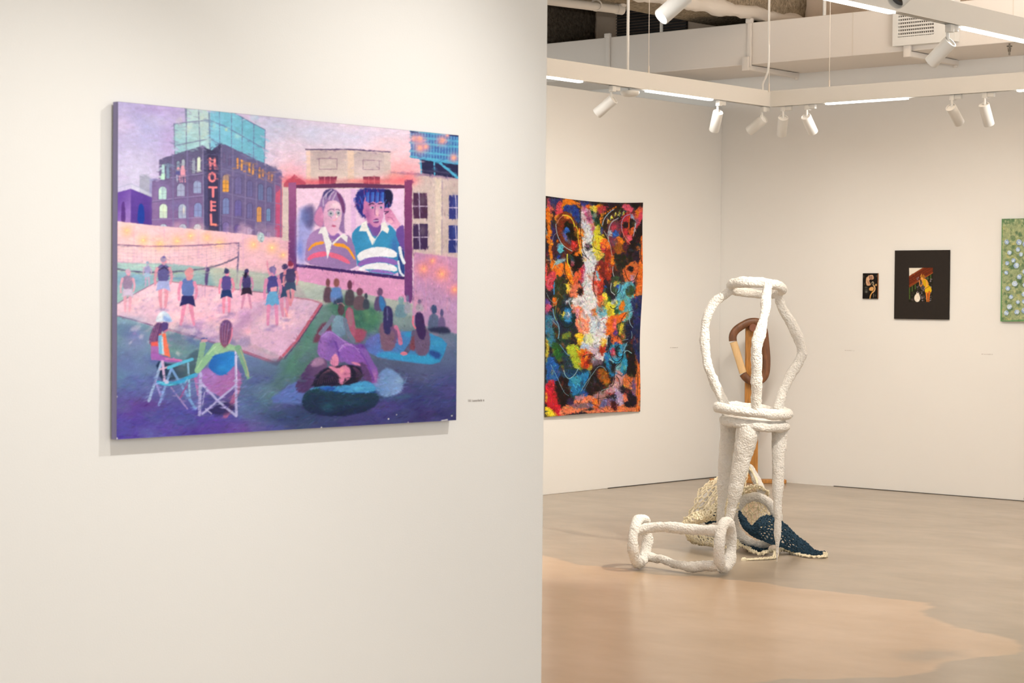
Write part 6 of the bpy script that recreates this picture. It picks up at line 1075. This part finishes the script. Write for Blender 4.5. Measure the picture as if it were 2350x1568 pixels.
net(b, [[(1640, 1105, 12.75), (1670, 1096, 12.75), (1715, 1085, 12.8)], [(1604, 1135, 12.7), (1650, 1130, 12.75), (1710, 1125, 12.8)], [(1582, 1190, 12.6), (1640, 1190, 12.7), (1700, 1190, 12.8)]], 14, 7, .0036, 5, .3, .006)
b.build('rear_net', CREAM, cn)
b = MB()
net(b, [[(1572, 1188, 12.08), (1590, 1180, 12.0), (1615, 1168, 11.95), (1650, 1156, 11.95), (1680, 1150, 12.0)], [(1566, 1200, 12.08), (1590, 1196, 11.95), (1615, 1186, 11.9), (1650, 1176, 11.9), (1680, 1170, 11.95)], [(1575, 1206, 12.1), (1592, 1204, 12.0), (1618, 1198, 11.95), (1650, 1192, 11.95), (1682, 1188, 12.0)]], 44, 9, .0040, 7, .4, .007, .2, .25)
b.build('gathered_band', CREAM, cn)
b = MB()
net(b, [[(1572, 1222, 12.25), (1590, 1224, 12.2), (1620, 1232, 12.2), (1660, 1240, 12.2), (1695, 1244, 12.2)], [(1578, 1236, 12.28), (1596, 1242, 12.2), (1625, 1246, 12.15), (1660, 1252, 12.15), (1695, 1256, 12.12)], [(1586, 1244, 12.35), (1600, 1249, 12.3), (1630, 1254, 12.2), (1660, 1258, 12.15), (1695, 1260, 12.1)]], 34, 4, .0042, 9, .35, .005, .2, .2)
b.build('floor_hem', CREAM, cn)
b = MB()
net(b, [[(1690, 1128, 12.1), (1715, 1116, 12.1), (1745, 1116, 12.15), (1765, 1128, 12.3)], [(1700, 1140, 12.5), (1720, 1130, 12.4), (1748, 1134, 12.4), (1764, 1150, 12.5)], [(1702, 1175, 12.55), (1725, 1172, 12.5), (1748, 1176, 12.5), (1768, 1185, 12.6)], [(1706, 1212, 12.5), (1722, 1214, 12.5), (1745, 1212, 12.5), (1772, 1208, 12.6)]], 20, 15, .0036, 11, .4, .007, .2, .15)
b.build('inner_net', CREAM, cn)
b = MB(); ptube(b, [(1716, 1072, 12.55, .006), (1726, 1084, 12.5, .006), (1734, 1098, 12.4, .006), (1738, 1112, 12.3, .006)], 8, .003); ptube(b, [(1714, 1066, 12.5, .005), (1724, 1076, 12.5, .005), (1730, 1090, 12.45, .005), (1738, 1100, 12.4, .005), (1738, 1114, 12.35, .005)], 8, .003)
b.build('peak_cord', CREAM, cn)
b = MB()
braid(b, [(1690, 1240, 12.2), (1698, 1252, 12.15), (1712, 1256, 12.1), (1730, 1267, 11.95), (1748, 1271, 11.9), (1762, 1265, 11.98), (1780, 1265, 12.0), (1800, 1262, 12.1), (1822, 1270, 11.98), (1850, 1277, 11.86), (1880, 1279, 11.83), (1893, 1277, 11.86), (1894, 1270, 11.95)], .0044, .012, .032)
braid(b, [(1781, 1268, 11.95), (1778, 1280, 11.8), (1762, 1284, 11.75), (1735, 1286, 11.72), (1712, 1289, 11.7)], .0050, .014, .030)
for k in range(8): g = k*.8; ptube(b, [(1706+5*math.cos(g), 1286+3*math.sin(g), 11.7, .010), (1708+5*math.cos(g+2), 1287+3*math.sin(g+1), 11.7, .010), (1704+4*math.cos(g+4), 1285+3*math.sin(g+3), 11.7, .006)], 8, .003)
b.build('trailing_cord', CREAM, cn); settle(cn)
nn = empty('crochet_net', Vector((*at(1800, 1260, 12.05)[:2], 0)), 'dark navy blue crocheted net spilling through the white ring onto the floor', 'net')
b = MB()
BL = [[(1696, 1172, 12.15), (1712, 1192, 12.1), (1726, 1208, 12.05), (1745, 1188, 12.1), (1768, 1185, 12.15), (1795, 1198, 12.15), (1822, 1224, 12.15), (1850, 1246, 12.1), (1872, 1264, 12.05), (1892, 1267, 12.02)],
      [(1697, 1186, 12.08), (1711, 1204, 12.02), (1726, 1218, 11.97), (1748, 1212, 11.95), (1772, 1212, 11.95), (1798, 1224, 11.97), (1824, 1242, 11.98), (1852, 1258, 12.0), (1874, 1270, 12.0), (1892, 1270, 12.0)],
      [(1700, 1200, 12.05), (1711, 1216, 12.0), (1727, 1230, 11.97), (1752, 1240, 11.95), (1778, 1250, 11.93), (1802, 1258, 11.95), (1828, 1267, 11.96), (1855, 1273, 11.95), (1875, 1275, 11.95), (1891, 1273, 11.97)]]
net(b, BL, 50, 12, .0054, 13, .36, .004, .2, .16)
b.build('net_body', NAVY, nn)
b = MB()
net(b, [[(1612, 1190, 12.1), (1628, 1180, 12.05), (1650, 1172, 12.1)], [(1620, 1202, 12.05), (1634, 1198, 12.0), (1652, 1195, 12.1)]], 14, 5, .0052, 19, .35, .004)
b.build('net_corner', NAVY, nn); b = MB()
net(b, [[(1690, 1232, 12.3), (1705, 1244, 12.3), (1730, 1252, 12.3), (1760, 1256, 12.35)], [(1690, 1242, 12.28), (1705, 1254, 12.2), (1732, 1262, 12.1), (1760, 1264, 12.15)]], 24, 5, .007, 23, .35, .003)
b.build('net_tail', NAVY, nn); settle(nn)

# ================================================================ WOODEN CARABINER ON A STAND
DC = 16.75; ws = empty('sculpture', Vector((*at(1716, 1105, DC)[:2], 0)), 'wooden sculpture of a giant walnut carabiner on an upright post in the corner', 'sculpture')
def slab(b, px0, py0, px1, py1, d, th):
    a, c = at(px0, py0, d), at(px1, py1, d); z0, z1 = min(a.z, c.z), max(a.z, c.z); z0 = max(z0, 0.0); p0, p1 = Vector((a.x, a.y, 0)), Vector((c.x, c.y, 0)); n = FH*th/2; q = []
    for z in (z0, z1):
        for s in (-1, 1): q += [p0+n*s+ZU*z, p1+n*s+ZU*z]
    b.add(q, [(0, 2, 3, 1), (4, 5, 7, 6), (0, 1, 5, 4), (2, 6, 7, 3), (0, 4, 6, 2), (1, 3, 7, 5)])
b = MB(); slab(b, 1629, 1099, 1803, 1130, DC, .09); b.build('base_bar', WOODP, ws, smooth=False, bevel=.005)
b = MB(); slab(b, 1711, 745, 1738, 1105, DC+.03, .045); b.build('post', WOODP, ws, smooth=False, bevel=.003)
def flat_tube(b, pts, d, w, th, closed=False):
    P = spline([tuple(at(x, y, d)) for x, y in pts], .012, closed); P = [Vector(p) for p in P]; N = len(P); V, F = [], []; K = 12
    for i in range(N):
        t = ((P[(i+1) % N]-P[i-1]) if closed or 0 < i < N-1 else (P[1]-P[0] if i == 0 else P[-1]-P[-2])).normalized(); s = t.cross(FH).normalized()
        for k in range(K):
            a = 2*math.pi*k/K; ca, sa = math.cos(a), math.sin(a); e = .55
            V.append(P[i]+s*(w/2)*math.copysign(abs(ca)**e, ca)+FH*(th/2)*math.copysign(abs(sa)**e, sa))
    F = [(i*K+k, i*K+(k+1) % K, ((i+1) % N)*K+(k+1) % K, ((i+1) % N)*K+k) for i in range(N if closed else N-1) for k in range(K)]
    if not closed: F += [tuple(range(K-1, -1, -1)), tuple((N-1)*K+k for k in range(K))]
    b.add(V, F)
b = MB(); flat_tube(b, [(1682, 783), (1682, 770), (1690, 757), (1708, 745), (1724, 739), (1742, 741), (1752, 756), (1756, 785), (1759, 825), (1757, 856), (1748, 871), (1730, 876), (1714, 869), (1705, 858)], DC-.03, .066, .055); b.build('carabiner_body', WALNUT, ws)
b = MB(); flat_tube(b, [(1683, 785), (1694, 820), (1705, 856)], DC-.03, .062, .050); b.build('carabiner_gate', MAPLE, ws)
b = MB(); p = at(1727, 752, DC-.03); b.tube([p-FH*.05, p+FH*.06], .032, 28); b.build('pivot_peg', mat('cherry_peg', (.22, .07, .03), .4), ws)
b = MB(); flat_tube(b, [(1736+16*math.cos(a), 944+19*math.sin(a)) for a in np.linspace(0, 6.283, 12, endpoint=False)], DC-.03, .03, .03, True); b.build('lower_loop', WALNUT, ws)
settle(ws)
